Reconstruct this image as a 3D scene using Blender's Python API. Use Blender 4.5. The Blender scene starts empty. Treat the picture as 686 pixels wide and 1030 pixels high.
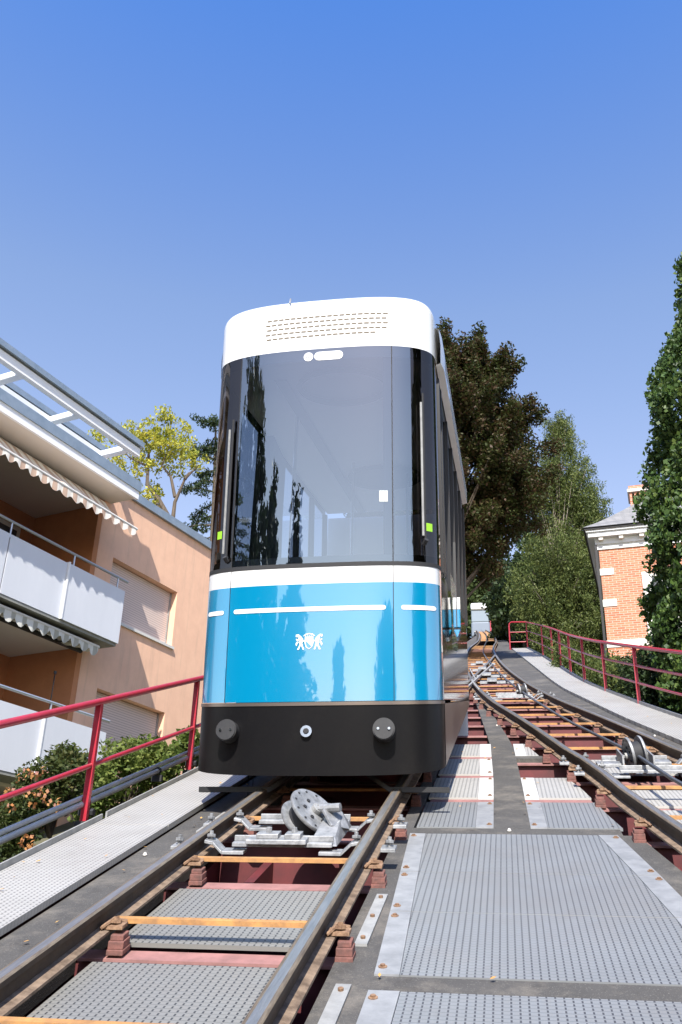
import bpy, math, random
import numpy as np
from mathutils import Vector, Matrix
R = math.radians
random.seed(7)
SC = bpy.context.scene
COL = SC.collection
K = 0.33975                       # slope of the line, rise per metre along y
CAM = Vector((1.41, 0.0, 1.37))
YAW, PIT, ROLL, FPX = R(10.469), R(25.106), R(1.8), 950.0

# ------------------------------------------------------------------ camera
def ray(px, py):
    X, Y = px-343.0, py-515.0
    cr, sr = math.cos(ROLL), math.sin(ROLL)
    X, Y = X*cr+Y*sr, -X*sr+Y*cr
    cx, cy = X/FPX, -Y/FPX
    yy = math.cos(PIT)-math.sin(PIT)*cy; zz = math.sin(PIT)+math.cos(PIT)*cy
    c, s = math.cos(YAW), math.sin(YAW)
    return Vector((c*cx-s*yy, s*cx+c*yy, zz))
def at(px, py, Y):                 # a photo pixel at the distance y = Y
    r = ray(px, py); return CAM+r*(Y/r.y)
cam = bpy.data.cameras.new('camera'); co = bpy.data.objects.new('camera', cam); COL.objects.link(co)
f0 = ray(343, 515); rt = (ray(344, 515)-f0).normalized(); up = (ray(343, 514)-f0).normalized(); bk = -f0.normalized()
co.matrix_world = Matrix(((rt.x, up.x, bk.x, CAM.x), (rt.y, up.y, bk.y, CAM.y), (rt.z, up.z, bk.z, CAM.z), (0, 0, 0, 1)))
cam.sensor_fit = 'VERTICAL'; cam.sensor_height = 36; cam.sensor_width = 24; cam.lens = 36*FPX/1030
cam.clip_start = 0.05; cam.clip_end = 3000
SC.camera = co

# ------------------------------------------------------------------ light
w = bpy.data.worlds.new('World'); SC.world = w; w.use_nodes = True
nt = w.node_tree; bg = nt.nodes['Background']
sky = nt.nodes.new('ShaderNodeTexSky'); sky.sky_type = 'NISHITA'; sky.sun_disc = False
SUN_EL, SUN_AZ = R(47), R(176)     # azimuth clockwise from +y
sky.sun_elevation = SUN_EL; sky.sun_rotation = SUN_AZ; sky.air_density = 1.0; sky.dust_density = 0.7; sky.ozone_density = 1.5; sky.altitude = 500
geo = nt.nodes.new('ShaderNodeNewGeometry'); sxyz = nt.nodes.new('ShaderNodeSeparateXYZ'); nt.links.new(geo.outputs['Incoming'], sxyz.inputs[0])
crm = nt.nodes.new('ShaderNodeValToRGB'); ngz = nt.nodes.new('ShaderNodeMath'); ngz.operation = 'ABSOLUTE'; nt.links.new(sxyz.outputs[2], ngz.inputs[0]); nt.links.new(ngz.outputs[0], crm.inputs[0])
SKYTINT = [(0.0, (1.45, 1.22, 1.05)), (.30, (1.50, 1.22, 1.06)), (.42, (1.50, 1.20, 1.08)), (.6, (1.26, 1.18, 1.20)), (.85, (.46, .93, 1.55))]
while len(crm.color_ramp.elements) < len(SKYTINT): crm.color_ramp.elements.new(.5)
for e_, (p_, c_) in zip(crm.color_ramp.elements, SKYTINT): e_.position = p_; e_.color = (c_[0], c_[1], c_[2], 1)
mxs = nt.nodes.new('ShaderNodeMix'); mxs.data_type = 'RGBA'; mxs.blend_type = 'MULTIPLY'; mxs.inputs[0].default_value = 1
nt.links.new(sky.outputs[0], mxs.inputs[6]); nt.links.new(crm.outputs[0], mxs.inputs[7]); nt.links.new(mxs.outputs[2], bg.inputs[0]); bg.inputs[1].default_value = 0.13
sl = bpy.data.lights.new('sun', 'SUN'); sl.energy = 4.6; sl.angle = R(0.5); sl.color = (1, .95, .87)
so = bpy.data.objects.new('sun', sl); COL.objects.link(so)
sd = Vector((math.sin(SUN_AZ)*math.cos(SUN_EL), math.cos(SUN_AZ)*math.cos(SUN_EL), math.sin(SUN_EL)))
so.rotation_euler = sd.to_track_quat('Z', 'Y').to_euler()
SC.view_settings.view_transform = 'Standard'; SC.view_settings.look = 'None'
SC.view_settings.exposure = 0.95; SC.view_settings.gamma = 1
SC.cycles.max_bounces = 8; SC.cycles.transparent_max_bounces = 16

# ------------------------------------------------------------------ materials
def newmat(name):
    m = bpy.data.materials.new(name); m.use_nodes = True
    return m, m.node_tree, m.node_tree.nodes['Principled BSDF']
def N(t, typ, **kw):
    n = t.nodes.new(typ)
    for a, b in kw.items(): setattr(n, a, b)
    return n
def mth(t, op, a, b=None, clamp=False):
    n = t.nodes.new('ShaderNodeMath'); n.operation = op; n.use_clamp = clamp
    for i, v in enumerate((a, b)):
        if v is None: continue
        if isinstance(v, (int, float)): n.inputs[i].default_value = v
        else: t.links.new(v, n.inputs[i])
    return n.outputs[0]
def mixc(t, fac, a, b):
    n = t.nodes.new('ShaderNodeMix'); n.data_type = 'RGBA'
    for sock, v in ((n.inputs[0], fac), (n.inputs[6], a), (n.inputs[7], b)):
        if isinstance(v, (int, float)): sock.default_value = v
        elif isinstance(v, tuple): sock.default_value = (*v, 1)
        else: t.links.new(v, sock)
    return n.outputs[2]
def noise(t, scale, detail=4, rough=.6, stretch=None):
    tc = N(t, 'ShaderNodeTexCoord'); n = N(t, 'ShaderNodeTexNoise')
    n.inputs['Scale'].default_value = scale; n.inputs['Detail'].default_value = detail; n.inputs['Roughness'].default_value = rough
    if stretch:
        mp = N(t, 'ShaderNodeMapping'); mp.inputs['Scale'].default_value = stretch
        t.links.new(tc.outputs['Object'], mp.inputs[0]); t.links.new(mp.outputs[0], n.inputs[0])
    else: t.links.new(tc.outputs['Object'], n.inputs[0])
    return n.outputs[0]
def ramp(t, fac, stops):
    r = N(t, 'ShaderNodeValToRGB'); e = r.color_ramp.elements
    while len(e) < len(stops): e.new(.5)
    for el, (p, c) in zip(e, stops): el.position = p; el.color = (*c, 1)
    t.links.new(fac, r.inputs[0]); return r.outputs[0]
def bump(t, b, h, strength, dist=.01):
    n = N(t, 'ShaderNodeBump'); n.inputs['Strength'].default_value = strength; n.inputs['Distance'].default_value = dist
    t.links.new(h, n.inputs['Height']); t.links.new(n.outputs[0], b.inputs['Normal'])
def plain(name, c, rough=.5, metal=0., c2=None, scale=6, bmp=0, coat=0, spec=.5, stretch=None, lo=.35, hi=.65):
    m, t, b = newmat(name)
    b.inputs['Base Color'].default_value = (*c, 1); b.inputs['Roughness'].default_value = rough; b.inputs['Metallic'].default_value = metal
    b.inputs['Specular IOR Level'].default_value = spec
    if coat: b.inputs['Coat Weight'].default_value = coat; b.inputs['Coat Roughness'].default_value = .02
    if c2:
        nz = noise(t, scale, 6, .65, stretch)
        t.links.new(ramp(t, nz, [(lo, c), (hi, c2)]), b.inputs['Base Color'])
        if bmp: bump(t, b, nz, bmp)
    return m
M = {}
M['asphalt'] = None
m, t, b = newmat('asphalt'); M['asphalt'] = m
n1 = noise(t, 3, 5); n2 = noise(t, 140, 3)
c = mixc(t, n1, (.035, .033, .031), (.085, .080, .074))
c = mixc(t, mth(t, 'MULTIPLY', mth(t, 'GREATER_THAN', n2, .62), .5), c, (.2, .19, .17))
n3 = noise(t, 1.6, 7, .75); c = mixc(t, mth(t, 'MULTIPLY', mth(t, 'SUBTRACT', n3, .50), 4.0, True), c, (.17, .15, .125)); n4 = noise(t, 5, 6, .8); c = mixc(t, mth(t, 'MULTIPLY', mth(t, 'SUBTRACT', n4, .55), 4.0, True), c, (.03, .026, .022))
t.links.new(c, b.inputs['Base Color']); b.inputs['Roughness'].default_value = .9; bump(t, b, n2, .5, .004)

def grating(name, base, dark, dash, pitch=.034):
    m, t, b = newmat(name)
    tc = N(t, 'ShaderNodeTexCoord'); sp = N(t, 'ShaderNodeSeparateXYZ'); t.links.new(tc.outputs['Object'], sp.inputs[0])
    fx = mth(t, 'FRACT', mth(t, 'DIVIDE', sp.outputs[0], pitch)); fy = mth(t, 'FRACT', mth(t, 'DIVIDE', sp.outputs[1], pitch*.95))
    gx = mth(t, 'LESS_THAN', mth(t, 'ABSOLUTE', mth(t, 'SUBTRACT', fx, .5)), .5*dash[0])
    gy = mth(t, 'LESS_THAN', mth(t, 'ABSOLUTE', mth(t, 'SUBTRACT', fy, .5)), .5*dash[1])
    hole = mth(t, 'MULTIPLY', gx, gy)
    bar = mth(t, 'MULTIPLY', mth(t, 'LESS_THAN', fy, .22), .5)
    nz = noise(t, 2.2, 6, .7); nb = noise(t, 40, 2)
    c = mixc(t, nz, tuple(v*.78 for v in base), tuple(min(1, v*1.2) for v in base))
    c = mixc(t, mth(t, 'MULTIPLY', nb, .25), c, (.32, .27, .2))
    st = noise(t, .9, 6, .75); c = mixc(t, mth(t, 'MULTIPLY', mth(t, 'SUBTRACT', st, .5), 1.6, True), c, (.24, .20, .16))
    c = mixc(t, bar, c, tuple(v*.55 for v in base))
    c = mixc(t, hole, c, dark)
    t.links.new(c, b.inputs['Base Color']); b.inputs['Roughness'].default_value = .5; b.inputs['Metallic'].default_value = .35
    bump(t, b, mth(t, 'ADD', hole, mth(t, 'MULTIPLY', bar, .4)), -.6, .006)
    return m
M['grate_grey'] = grating('grating_grey', (.25, .265, .275), (.07, .07, .075), (.22, .6))
M['grate_pale'] = grating('grating_pale', (.50, .49, .46), (.17, .165, .155), (.34, .5))
M['grate_track'] = grating('grating_track', (.25, .25, .235), (.05, .05, .05), (.24, .58))
M['edge_grey'] = plain('plate_edge', (.20, .205, .21), .55, .15, (.29, .295, .30), 8, .1)
M['edge_pale'] = plain('plate_edge_pale', (.46, .455, .44), .5, .1, (.56, .55, .53), 8, .1)
M['rail_top'] = plain('rail_running_surface', (.27, .27, .27), .36, .75, (.40, .39, .38), 5, .1, stretch=(14, 1, 1))
M['rail_side'] = plain('rail_side', (.05, .038, .028), .75, .2, (.085, .06, .04), 9, .3)
M['rail_shoulder'] = plain('rail_shoulder', (.13, .10, .07), .45, .4, (.24, .19, .13), 9, .1, stretch=(8, 1, 1))
M['foot'] = plain('rail_foot', (.10, .068, .046), .8, .1, (.25, .18, .125), 14, .4)
M['tie'] = plain('ochre_tie', (.47, .235, .075), .75, .0, (.27, .14, .055), 13, .2)
M['pedestal'] = plain('red_oxide', (.21, .085, .068), .85, 0, (.10, .05, .042), 22, .4)
M['clip'] = plain('rusty_clip', (.16, .09, .055), .8, .2, (.32, .2, .12), 40, .5)
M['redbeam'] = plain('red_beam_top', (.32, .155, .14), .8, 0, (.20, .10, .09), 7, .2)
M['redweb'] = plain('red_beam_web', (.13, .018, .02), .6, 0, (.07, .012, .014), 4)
M['redpaint'] = plain('red_paint', (.42, .02, .04), .38, 0, (.34, .018, .03), 8, coat=.3)
M['galv'] = plain('galvanised', (.17, .175, .18), .5, .35, (.34, .345, .35), 18, .2)
M['galvdull'] = plain('galvanised_dull', (.22, .22, .215), .6, .1, (.31, .31, .30), 12, .2)
M['pipe'] = plain('grey_pipe', (.34, .345, .34), .4, .15, (.46, .46, .45), 6)
M['rope'] = plain('wire_rope', (.09, .10, .12), .5, .5, (.15, .16, .18), 60, .5)
M['concrete'] = plain('concrete', (.36, .35, .32), .9, 0, (.48, .47, .43), 5, .3)
M['blackframe'] = plain('black_metal', (.012, .012, .013), .45, .1)
# car
M['blue'] = plain('car_blue', (.0, .215, .40), .2, 0, coat=1.0, spec=.8); M['blue'].node_tree.nodes['Principled BSDF'].inputs['Coat IOR'].default_value = 1.95
M['white'] = plain('car_white', (.72, .72, .71), .22, 0, (.78, .78, .77), 2.5, coat=.6)
M['skirt'] = plain('car_black', (.0065, .0062, .007), .36, 0, (.008, .0078, .0085), 50, spec=.16)
_m = M['skirt']; _t = _m.node_tree; _b = _t.nodes['Principled BSDF']; _s = _b.inputs['Base Color'].links[0].from_socket
_n = noise(_t, 3.5, 7, .75); _d = mth(_t, 'MULTIPLY', mth(_t, 'SUBTRACT', _n, .52), .22, True)
_t.links.new(mixc(_t, _d, _s, (.09, .075, .06)), _b.inputs['Base Color'])
M['sidemirror'] = plain('polished_side', (.16, .155, .15), .07, .9)
M['sideskirt'] = plain('side_skirt', (.23, .19, .165), .32, .7)
M['buffer'] = plain('buffer_face', (.022, .022, .024), .5, 0, (.03, .03, .03), 20)
M['rubber'] = plain('rubber', (.02, .02, .022), .7)
M['chrome'] = plain('chrome', (.6, .6, .6), .15, 1)
M['stripe'] = plain('white_lettering', (.86, .86, .86), .4)
M['green'] = plain('green_sticker', (.30, .62, .03), .5)
M['greysticker'] = plain('grey_sticker', (.5, .53, .52), .5)
M['interior'] = plain('interior_white', (.80, .81, .82), .5)
M['interior_grey'] = plain('interior_grey', (.22, .24, .27), .5)
M['interior_dark'] = plain('interior_dark', (.05, .055, .065), .5)
M['slot'] = plain('vent_slot', (.16, .13, .09), .8)
def glassm(name, tint, refl, gloss=(.85, .9, 1.0)):
    m, t, b = newmat(name)
    out = t.nodes['Material Output']; tr = N(t, 'ShaderNodeBsdfTransparent'); tr.inputs[0].default_value = (*tint, 1)
    gl = N(t, 'ShaderNodeBsdfGlossy'); gl.inputs['Roughness'].default_value = .008; gl.inputs[0].default_value = (*gloss, 1)
    fr = N(t, 'ShaderNodeFresnel'); fr.inputs[0].default_value = 1.5
    fac = mth(t, 'ADD', mth(t, 'MULTIPLY', fr.outputs[0], 1.0), refl, True)
    mx = N(t, 'ShaderNodeMixShader'); t.links.new(fac, mx.inputs[0]); t.links.new(tr.outputs[0], mx.inputs[1]); t.links.new(gl.outputs[0], mx.inputs[2])
    t.links.new(mx.outputs[0], out.inputs[0]); t.nodes.remove(b); return m
M['glass'] = glassm('windshield_glass', (.52, .58, .64), .19, (.88, .95, 1.0)); M['cornerglass'] = glassm('corner_glass', (.16, .14, .13), .06, (.74, .66, .62))  # corner glass: brown tint paints in the dark house reflection
M['sideglass'] = glassm('side_glass', (.80, .82, .84), .12)
M['houseglass'] = glassm('house_glass', (.25, .27, .28), .15)
# house
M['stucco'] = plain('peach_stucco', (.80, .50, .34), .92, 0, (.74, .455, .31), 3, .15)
def streaks(mat, dark, amount, scale=5):
    t = mat.node_tree; b = t.nodes['Principled BSDF']; src = b.inputs['Base Color'].links[0].from_socket
    nz = noise(t, scale, 6, .7, (1.5, 1.5, .12)); fine = noise(t, 60, 3)
    t.links.new(mixc(t, mth(t, 'MULTIPLY', mth(t, 'SUBTRACT', nz, .52), amount, True), src, dark), b.inputs['Base Color']); bump(t, b, fine, .35, .004)
streaks(M['stucco'], (.45, .30, .22), 1.6)
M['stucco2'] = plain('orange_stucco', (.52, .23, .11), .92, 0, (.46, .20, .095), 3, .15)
M['panel'] = plain('balcony_panel', (.60, .62, .66), .6, 0, (.64, .66, .70), 2, 0, stretch=(1, 1, .3))
M['soffit'] = plain('cream_soffit', (.70, .64, .56), .8)
M['slab'] = plain('balcony_slab', (.30, .30, .27), .9, 0, (.22, .22, .2), 6)
M['whitewood'] = plain('white_beam', (.80, .80, .80), .5)
M['zinc'] = plain('zinc_sheet', (.27, .33, .38), .4, .5, (.34, .40, .45), 4)
M['steelrail'] = plain('steel_rail', (.50, .54, .60), .35, .6)
M['doorframe'] = plain('door_frame', (.62, .60, .56), .5)
m, t, b = newmat('roller_shutter'); M['shutter'] = m
tc = N(t, 'ShaderNodeTexCoord'); sp = N(t, 'ShaderNodeSeparateXYZ'); t.links.new(tc.outputs['Object'], sp.inputs[0])
fz = mth(t, 'FRACT', mth(t, 'DIVIDE', sp.outputs[2], .05))
t.links.new(mixc(t, mth(t, 'LESS_THAN', fz, .22), (.62, .50, .44), (.36, .27, .23)), b.inputs['Base Color']); b.inputs['Roughness'].default_value = .6
def stripes(name, a, c2, axis, per, fold=0):
    m, t, b = newmat(name)
    tc = N(t, 'ShaderNodeTexCoord'); sp = N(t, 'ShaderNodeSeparateXYZ'); t.links.new(tc.outputs['Object'], sp.inputs[0])
    f = mth(t, 'FRACT', mth(t, 'DIVIDE', sp.outputs[axis], per))
    nz = noise(t, 4, 4)
    c = mixc(t, mth(t, 'LESS_THAN', f, .42), a, c2)
    c = mixc(t, mth(t, 'MULTIPLY', nz, .3), c, (.45, .38, .3))
    t.links.new(c, b.inputs['Base Color']); b.inputs['Roughness'].default_value = .9; return m
M['awning'] = stripes('awning_cloth', (.80, .76, .68), (.50, .34, .25), 1, .26)
M['awning2'] = stripes('awning_cloth_grey', (.66, .66, .60), (.36, .36, .30), 1, .26)
m, t, b = newmat('brick'); M['brick'] = m
tc = N(t, 'ShaderNodeTexCoord'); sp = N(t, 'ShaderNodeSeparateXYZ'); t.links.new(tc.outputs['Object'], sp.inputs[0])
cb = N(t, 'ShaderNodeCombineXYZ'); t.links.new(mth(t, 'ADD', sp.outputs[0], sp.outputs[1]), cb.inputs[0]); t.links.new(sp.outputs[2], cb.inputs[1])
br = N(t, 'ShaderNodeTexBrick'); t.links.new(cb.outputs[0], br.inputs[0])
br.inputs['Scale'].default_value = 1; br.inputs['Brick Width'].default_value = .25; br.inputs['Row Height'].default_value = .09; br.inputs['Mortar Size'].default_value = .009
br.inputs['Color1'].default_value = (.40, .135, .07, 1); br.inputs['Color2'].default_value = (.54, .21, .115, 1); br.inputs['Mortar'].default_value = (.48, .40, .33, 1)
t.links.new(br.outputs[0], b.inputs['Base Color']); b.inputs['Roughness'].default_value = .9
M['stone'] = plain('white_stone', (.66, .63, .58), .85, 0, (.74, .71, .66), 5, .1)
M['cornice'] = plain('cornice_paint', (.66, .68, .70), .6)
m, t, b = newmat('slate'); M['slate'] = m
tc = N(t, 'ShaderNodeTexCoord'); sp = N(t, 'ShaderNodeSeparateXYZ'); t.links.new(tc.outputs['Object'], sp.inputs[0])
cb = N(t, 'ShaderNodeCombineXYZ'); t.links.new(mth(t, 'ADD', sp.outputs[0], sp.outputs[1]), cb.inputs[0]); t.links.new(sp.outputs[2], cb.inputs[1])
br = N(t, 'ShaderNodeTexBrick'); t.links.new(cb.outputs[0], br.inputs[0])
br.inputs['Scale'].default_value = 1; br.inputs['Brick Width'].default_value = .3; br.inputs['Row Height'].default_value = .12; br.inputs['Mortar Size'].default_value = .01
br.inputs['Color1'].default_value = (.20, .195, .185, 1); br.inputs['Color2'].default_value = (.27, .26, .25, 1); br.inputs['Mortar'].default_value = (.09, .09, .09, 1)
t.links.new(br.outputs[0], b.inputs['Base Color']); b.inputs['Roughness'].default_value = .6
# nature
M['ground'] = plain('soil_and_moss', (.05, .06, .025), .95, 0, (.11, .10, .06), 1.5, .5)
M['bark'] = plain('bark', (.06, .048, .036), .95, 0, (.12, .095, .07), 12, .6, stretch=(1, 1, .2))
M['barkpale'] = plain('bark_pale', (.20, .17, .13), .95, 0, (.33, .29, .23), 12, .6, stretch=(1, 1, .2))
def leafm(name, cols, trans=.35, rough=.55):
    m, t, b = newmat(name); out = t.nodes['Material Output']
    g = N(t, 'ShaderNodeNewGeometry')
    st = [(i/max(1, len(cols)-1), c) for i, c in enumerate(cols)]
    nz = noise(t, .9, 3); f = mth(t, 'ADD', mth(t, 'MULTIPLY', g.outputs['Random Per Island'], .6), mth(t, 'MULTIPLY', mth(t, 'SUBTRACT', nz, .25), .8), True)
    c = ramp(t, f, st); t.links.new(c, b.inputs['Base Color']); b.inputs['Roughness'].default_value = rough; b.inputs['Specular IOR Level'].default_value = .25
    tl = N(t, 'ShaderNodeBsdfTranslucent'); t.links.new(c, tl.inputs[0]); mx = N(t, 'ShaderNodeMixShader'); mx.inputs[0].default_value = trans
    t.links.new(b.outputs[0], mx.inputs[1]); t.links.new(tl.outputs[0], mx.inputs[2]); t.links.new(mx.outputs[0], out.inputs[0]); return m
M['leaf_beech'] = leafm('leaf_copper_beech', [(.022, .036, .009), (.038, .054, .013), (.055, .060, .017), (.075, .040, .024), (.085, .085, .025)], .3)
M['leaf_cypress'] = leafm('leaf_cypress', [(.025, .045, .012), (.07, .10, .025), (.14, .17, .045), (.22, .24, .09)], .3)
M['leaf_dark'] = leafm('leaf_dark', [(.018, .035, .012), (.035, .06, .02), (.055, .085, .03)], .25)
M['leaf_wood'] = leafm('leaf_wood', [(.03, .055, .018), (.06, .09, .028), (.10, .12, .04)], .3)
M['leaf_yellow'] = leafm('leaf_yellow', [(.06, .10, .02), (.20, .24, .03), (.42, .42, .05), (.56, .52, .09), (.16, .20, .03)], .4)
M['leaf_ivy'] = leafm('leaf_ivy', [(.020, .042, .010), (.036, .072, .016), (.065, .115, .024), (.15, .19, .045)], .2, .5)
M['leaf_green'] = leafm('leaf_green', [(.05, .09, .02), (.11, .16, .035), (.2, .24, .06), (.3, .32, .09)], .35)
M['leaf_rose'] = leafm('leaf_shrub', [(.02, .035, .01), (.035, .055, .015), (.06, .08, .02), (.09, .10, .03), (.22, .09, .03)], .3)
M['petal'] = leafm('petal', [(.50, .12, .05), (.55, .28, .10), (.35, .18, .28)], .3)
M['fallen'] = plain('fallen_leaf', (.55, .33, .08), .8, 0, (.42, .2, .06), 20)

# ------------------------------------------------------------------ mesh helpers
def S(x, y, h=0.): return Vector((x, y, K*y+h))      # a point h above the plane of the rails
class MB:
    def __init__(s): s.v = []; s.f = []; s.mi = []
    def add(s, vs, fs, mi=0):
        o = len(s.v); s.v += [tuple(v) for v in vs]; s.f += [tuple(o+i for i in f) for f in fs]; s.mi += [mi]*len(fs)
    def hexa(s, p, mi=0):            # 8 points: bottom 4, top 4
        s.add(p, [(0, 3, 2, 1), (4, 5, 6, 7), (0, 1, 5, 4), (1, 2, 6, 5), (2, 3, 7, 6), (3, 0, 4, 7)], mi)
    def box(s, x0, x1, y0, y1, z0, z1, mi=0, fn=None):
        fn = fn or (lambda x, y, z: Vector((x, y, z)))
        s.hexa([fn(x0, y0, z0), fn(x1, y0, z0), fn(x1, y1, z0), fn(x0, y1, z0), fn(x0, y0, z1), fn(x1, y0, z1), fn(x1, y1, z1), fn(x0, y1, z1)], mi)
    def sbox(s, x0, x1, y0, y1, h0, h1, mi=0): s.box(x0, x1, y0, y1, h0, h1, mi, S)
    def tube(s, pts, r, n=8, mi=0, caps=True):
        pts = [Vector(p) for p in pts]; rs = r if isinstance(r, (list, tuple)) else [r]*len(pts)
        vs = []; pa = None
        for i, p in enumerate(pts):
            d = (pts[min(i+1, len(pts)-1)]-pts[max(i-1, 0)]).normalized()
            if pa is None: a = d.orthogonal().normalized()
            else:
                a = pa-d*pa.dot(d); a = a.normalized() if a.length > 1e-5 else d.orthogonal().normalized()
            pa = a; b_ = d.cross(a)
            for j in range(n):
                q = 2*math.pi*j/n; vs.append(p+(a*math.cos(q)+b_*math.sin(q))*rs[i])
        fs = [(i*n+j, i*n+(j+1) % n, (i+1)*n+(j+1) % n, (i+1)*n+j) for i in range(len(pts)-1) for j in range(n)]
        if caps: fs += [tuple(range(n-1, -1, -1)), tuple(range((len(pts)-1)*n, len(pts)*n))]
        s.add(vs, fs, mi)
    def disc(s, c, nrm, r, th, n=28, mi=0, r2=None):
        c = Vector(c); nrm = Vector(nrm).normalized(); s.tube([c-nrm*th/2, c+nrm*th/2], [r, r2 or r], n, mi)
    def grid(s, rows, mi=0, closed=False):
        n = len(rows[0]); vs = [p for r_ in rows for p in r_]
        fs = [(i*n+j, i*n+(j+1) % n, (i+1)*n+(j+1) % n, (i+1)*n+j) for i in range(len(rows)-1) for j in range(n if closed else n-1)]
        s.add(vs, fs, mi)
    def build(s, name, mat, parent=None, smooth=False, bevel=0):
        me = bpy.data.meshes.new(name); off = Vector(parent_loc(parent)) if parent else Vector((0, 0, 0))
        me.from_pydata([tuple(Vector(v)-off) for v in s.v], [], s.f)
        for mm in (mat if isinstance(mat, list) else [mat]): me.materials.append(mm)
        for p_, i in zip(me.polygons, s.mi): p_.material_index = i; p_.use_smooth = smooth
        me.update(); o = bpy.data.objects.new(name, me); COL.objects.link(o)
        if parent: o.parent = parent
        if bevel:
            bv = o.modifiers.new('bevel', 'BEVEL'); bv.width = bevel; bv.segments = 2; bv.limit_method = 'ANGLE'; bv.angle_limit = R(40)
        if smooth:
            try: me.set_sharp_from_angle(angle=R(45))
            except Exception: pass
        return o
def parent_loc(o):
    v = Vector((0, 0, 0))
    while o: v += o.location; o = o.parent
    return v
def tag(o, label=None, cat=None, group=None, kind=None):
    if label: o['label'] = label
    if cat: o['category'] = cat
    if group: o['group'] = group
    if kind: o['kind'] = kind
    return o
def thing(name, loc, label, cat, group=None):
    o = bpy.data.objects.new(name, None); o.empty_display_size = .2; o.location = loc; COL.objects.link(o); return tag(o, label, cat, group)
def struct(name, mb, mat, smooth=False): return tag(mb.build(name, mat, None, smooth), kind='structure')
def interp(tab, y):
    if y <= tab[0][0]: return tab[0][1]+(y-tab[0][0])*(tab[1][1]-tab[0][1])/(tab[1][0]-tab[0][0])
    for (a, va), (b_, vb) in zip(tab, tab[1:]):
        if y <= b_: return va+(y-a)/(b_-a)*(vb-va)
    return tab[-1][1]
def spline(tab, y):                  # smooth interpolation (Catmull-Rom) through (y, x)
    ys = [a for a, _ in tab]
    if y <= ys[0] or y >= ys[-1]: return interp(tab, y)
    i = max(j for j in range(len(ys)-1) if ys[j] <= y)
    p1, p2 = tab[i][1], tab[i+1][1]; h = ys[i+1]-ys[i]
    m1 = (tab[i+1][1]-tab[i-1][1])/(ys[i+1]-ys[i-1]) if i > 0 else (p2-p1)/h
    m2 = (tab[i+2][1]-tab[i][1])/(ys[i+2]-ys[i]) if i+2 < len(tab) else (p2-p1)/h
    u = (y-ys[i])/h
    return (2*u**3-3*u*u+1)*p1+(u**3-2*u*u+u)*h*m1+(-2*u**3+3*u*u)*p2+(u**3-u*u)*h*m2

# ------------------------------------------------------------------ terrain
def ter(x, y):
    base = K*y
    if y > 100: base = K*100+(y-100)*.15
    if y < -30: base = K*-30+(y+30)*.1
    side = -2.6 if x < 0 else -1.6
    ax = abs(x-1)
    hh = -1.7 if ax < 3 else side
    if ax >= 3: hh = -1.7+(side+1.7)*min(1, (ax-3)/3)
    return base+hh+.25*math.sin(x*.31+y*.13)+.2*math.sin(x*.17-y*.23+1)
g = MB(); xs = [-900, -400, -150, -80, -50, -35, -25, -18, -13, -10, -8, -6, -4.5, -3, -1, 1, 3, 4.5, 6, 8, 10, 13, 18, 25, 35, 50, 80, 150, 400, 900]
ys = [-900, -400, -150, -80]+list(range(-60, 121, 4))+[150, 220, 400, 900]
g.grid([[Vector((x, y, ter(x, y))) for x in xs] for y in ys]); struct('ground', g, M['ground'], True)

# ------------------------------------------------------------------ bridge deck
IN = [(-3, 3.15), (2, 2.87), (4, 2.70), (6.29, 2.42), (7.37, 2.26), (8.72, 2.12), (9.42, 1.99), (10.82, 1.80), (12.53, 1.55), (15.14, 1.15), (18.9, .76), (25, .35), (33, .03), (41, -.13), (53, -.10), (75, -.62), (103, -1.75)]
def rin(y): return spline(IN, y)
def rout(y): return rin(y)+1.03
WI = [(6, 3.95), (9, 3.58), (11.2, 3.33), (13.6, 3.03), (16.6, 2.75), (19.6, 2.50), (26.2, 2.26), (42.9, 1.72)]
WO = [(6, 5.1), (11, 4.1), (13.5, 3.74), (16, 3.46), (20, 3.12), (27, 2.92), (34, 2.75), (43, 2.42)]
def wi(y): return spline(WI, y)
def wo(y): return spline(WO, y)
def strip(mb, fa, fb, y0, y1, h0, h1, step=1.0, mi=0):
    n = max(1, int(round((y1-y0)/step))); st = [y0+(y1-y0)*i/n for i in range(n+1)]
    rows = []
    for y in st:
        a, b_ = fa(y), fb(y); rows.append([S(a, y, h1), S(b_, y, h1), S(b_, y, h0), S(a, y, h0)])
    mb.grid(rows, mi, True); mb.add(rows[0], [(0, 1, 2, 3)], mi); mb.add(rows[-1], [(3, 2, 1, 0)], mi)
cst = lambda v: (lambda y: v)
g = MB(); strip(g, cst(-1.6), lambda y: wi(max(6, y))+.3, -3, 110, -.95, -.62, 3); struct('bridge_trough', g, M['redweb'])
g = MB()
strip(g, cst(-1.07), cst(-.62), -3, 45, -.30, -.204)
strip(g, cst(.605), cst(.70), -3, 17, -.30, -.204)
strip(g, cst(.70), lambda y: rin(y)-.10, -3, .9, -.30, -.205)
g.sbox(.70, 2.62, 4.26, 4.41, -.30, -.205)
g.sbox(.70, 2.14, 6.94, 7.12, -.30, -.205)
strip(g, cst(.70), lambda y: .80-.02*(y-4.4)/1, .9, 6.94, -.30, -.2045)
strip(g, lambda y: interp([(0, 2.45), (4.4, 2.33), (5, 2.22), (7, 2.0)], y), lambda y: rin(y)-.085, .9, 6.94, -.30, -.2042)
strip(g, lambda y: interp([(7.12, 1.27), (9, 1.25), (11.3, 1.19), (17, .84)], y), lambda y: interp([(7.12, 1.53), (9, 1.50), (11.3, 1.45), (17, 1.0)], y), 7.12, 17, -.30, -.2035)
strip(g, lambda y: interp([(7.12, 1.53), (9, 1.50), (11.3, 1.45)], y), lambda y: rin(y)-.1, 10.32, 10.5, -.30, -.2045)
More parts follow.
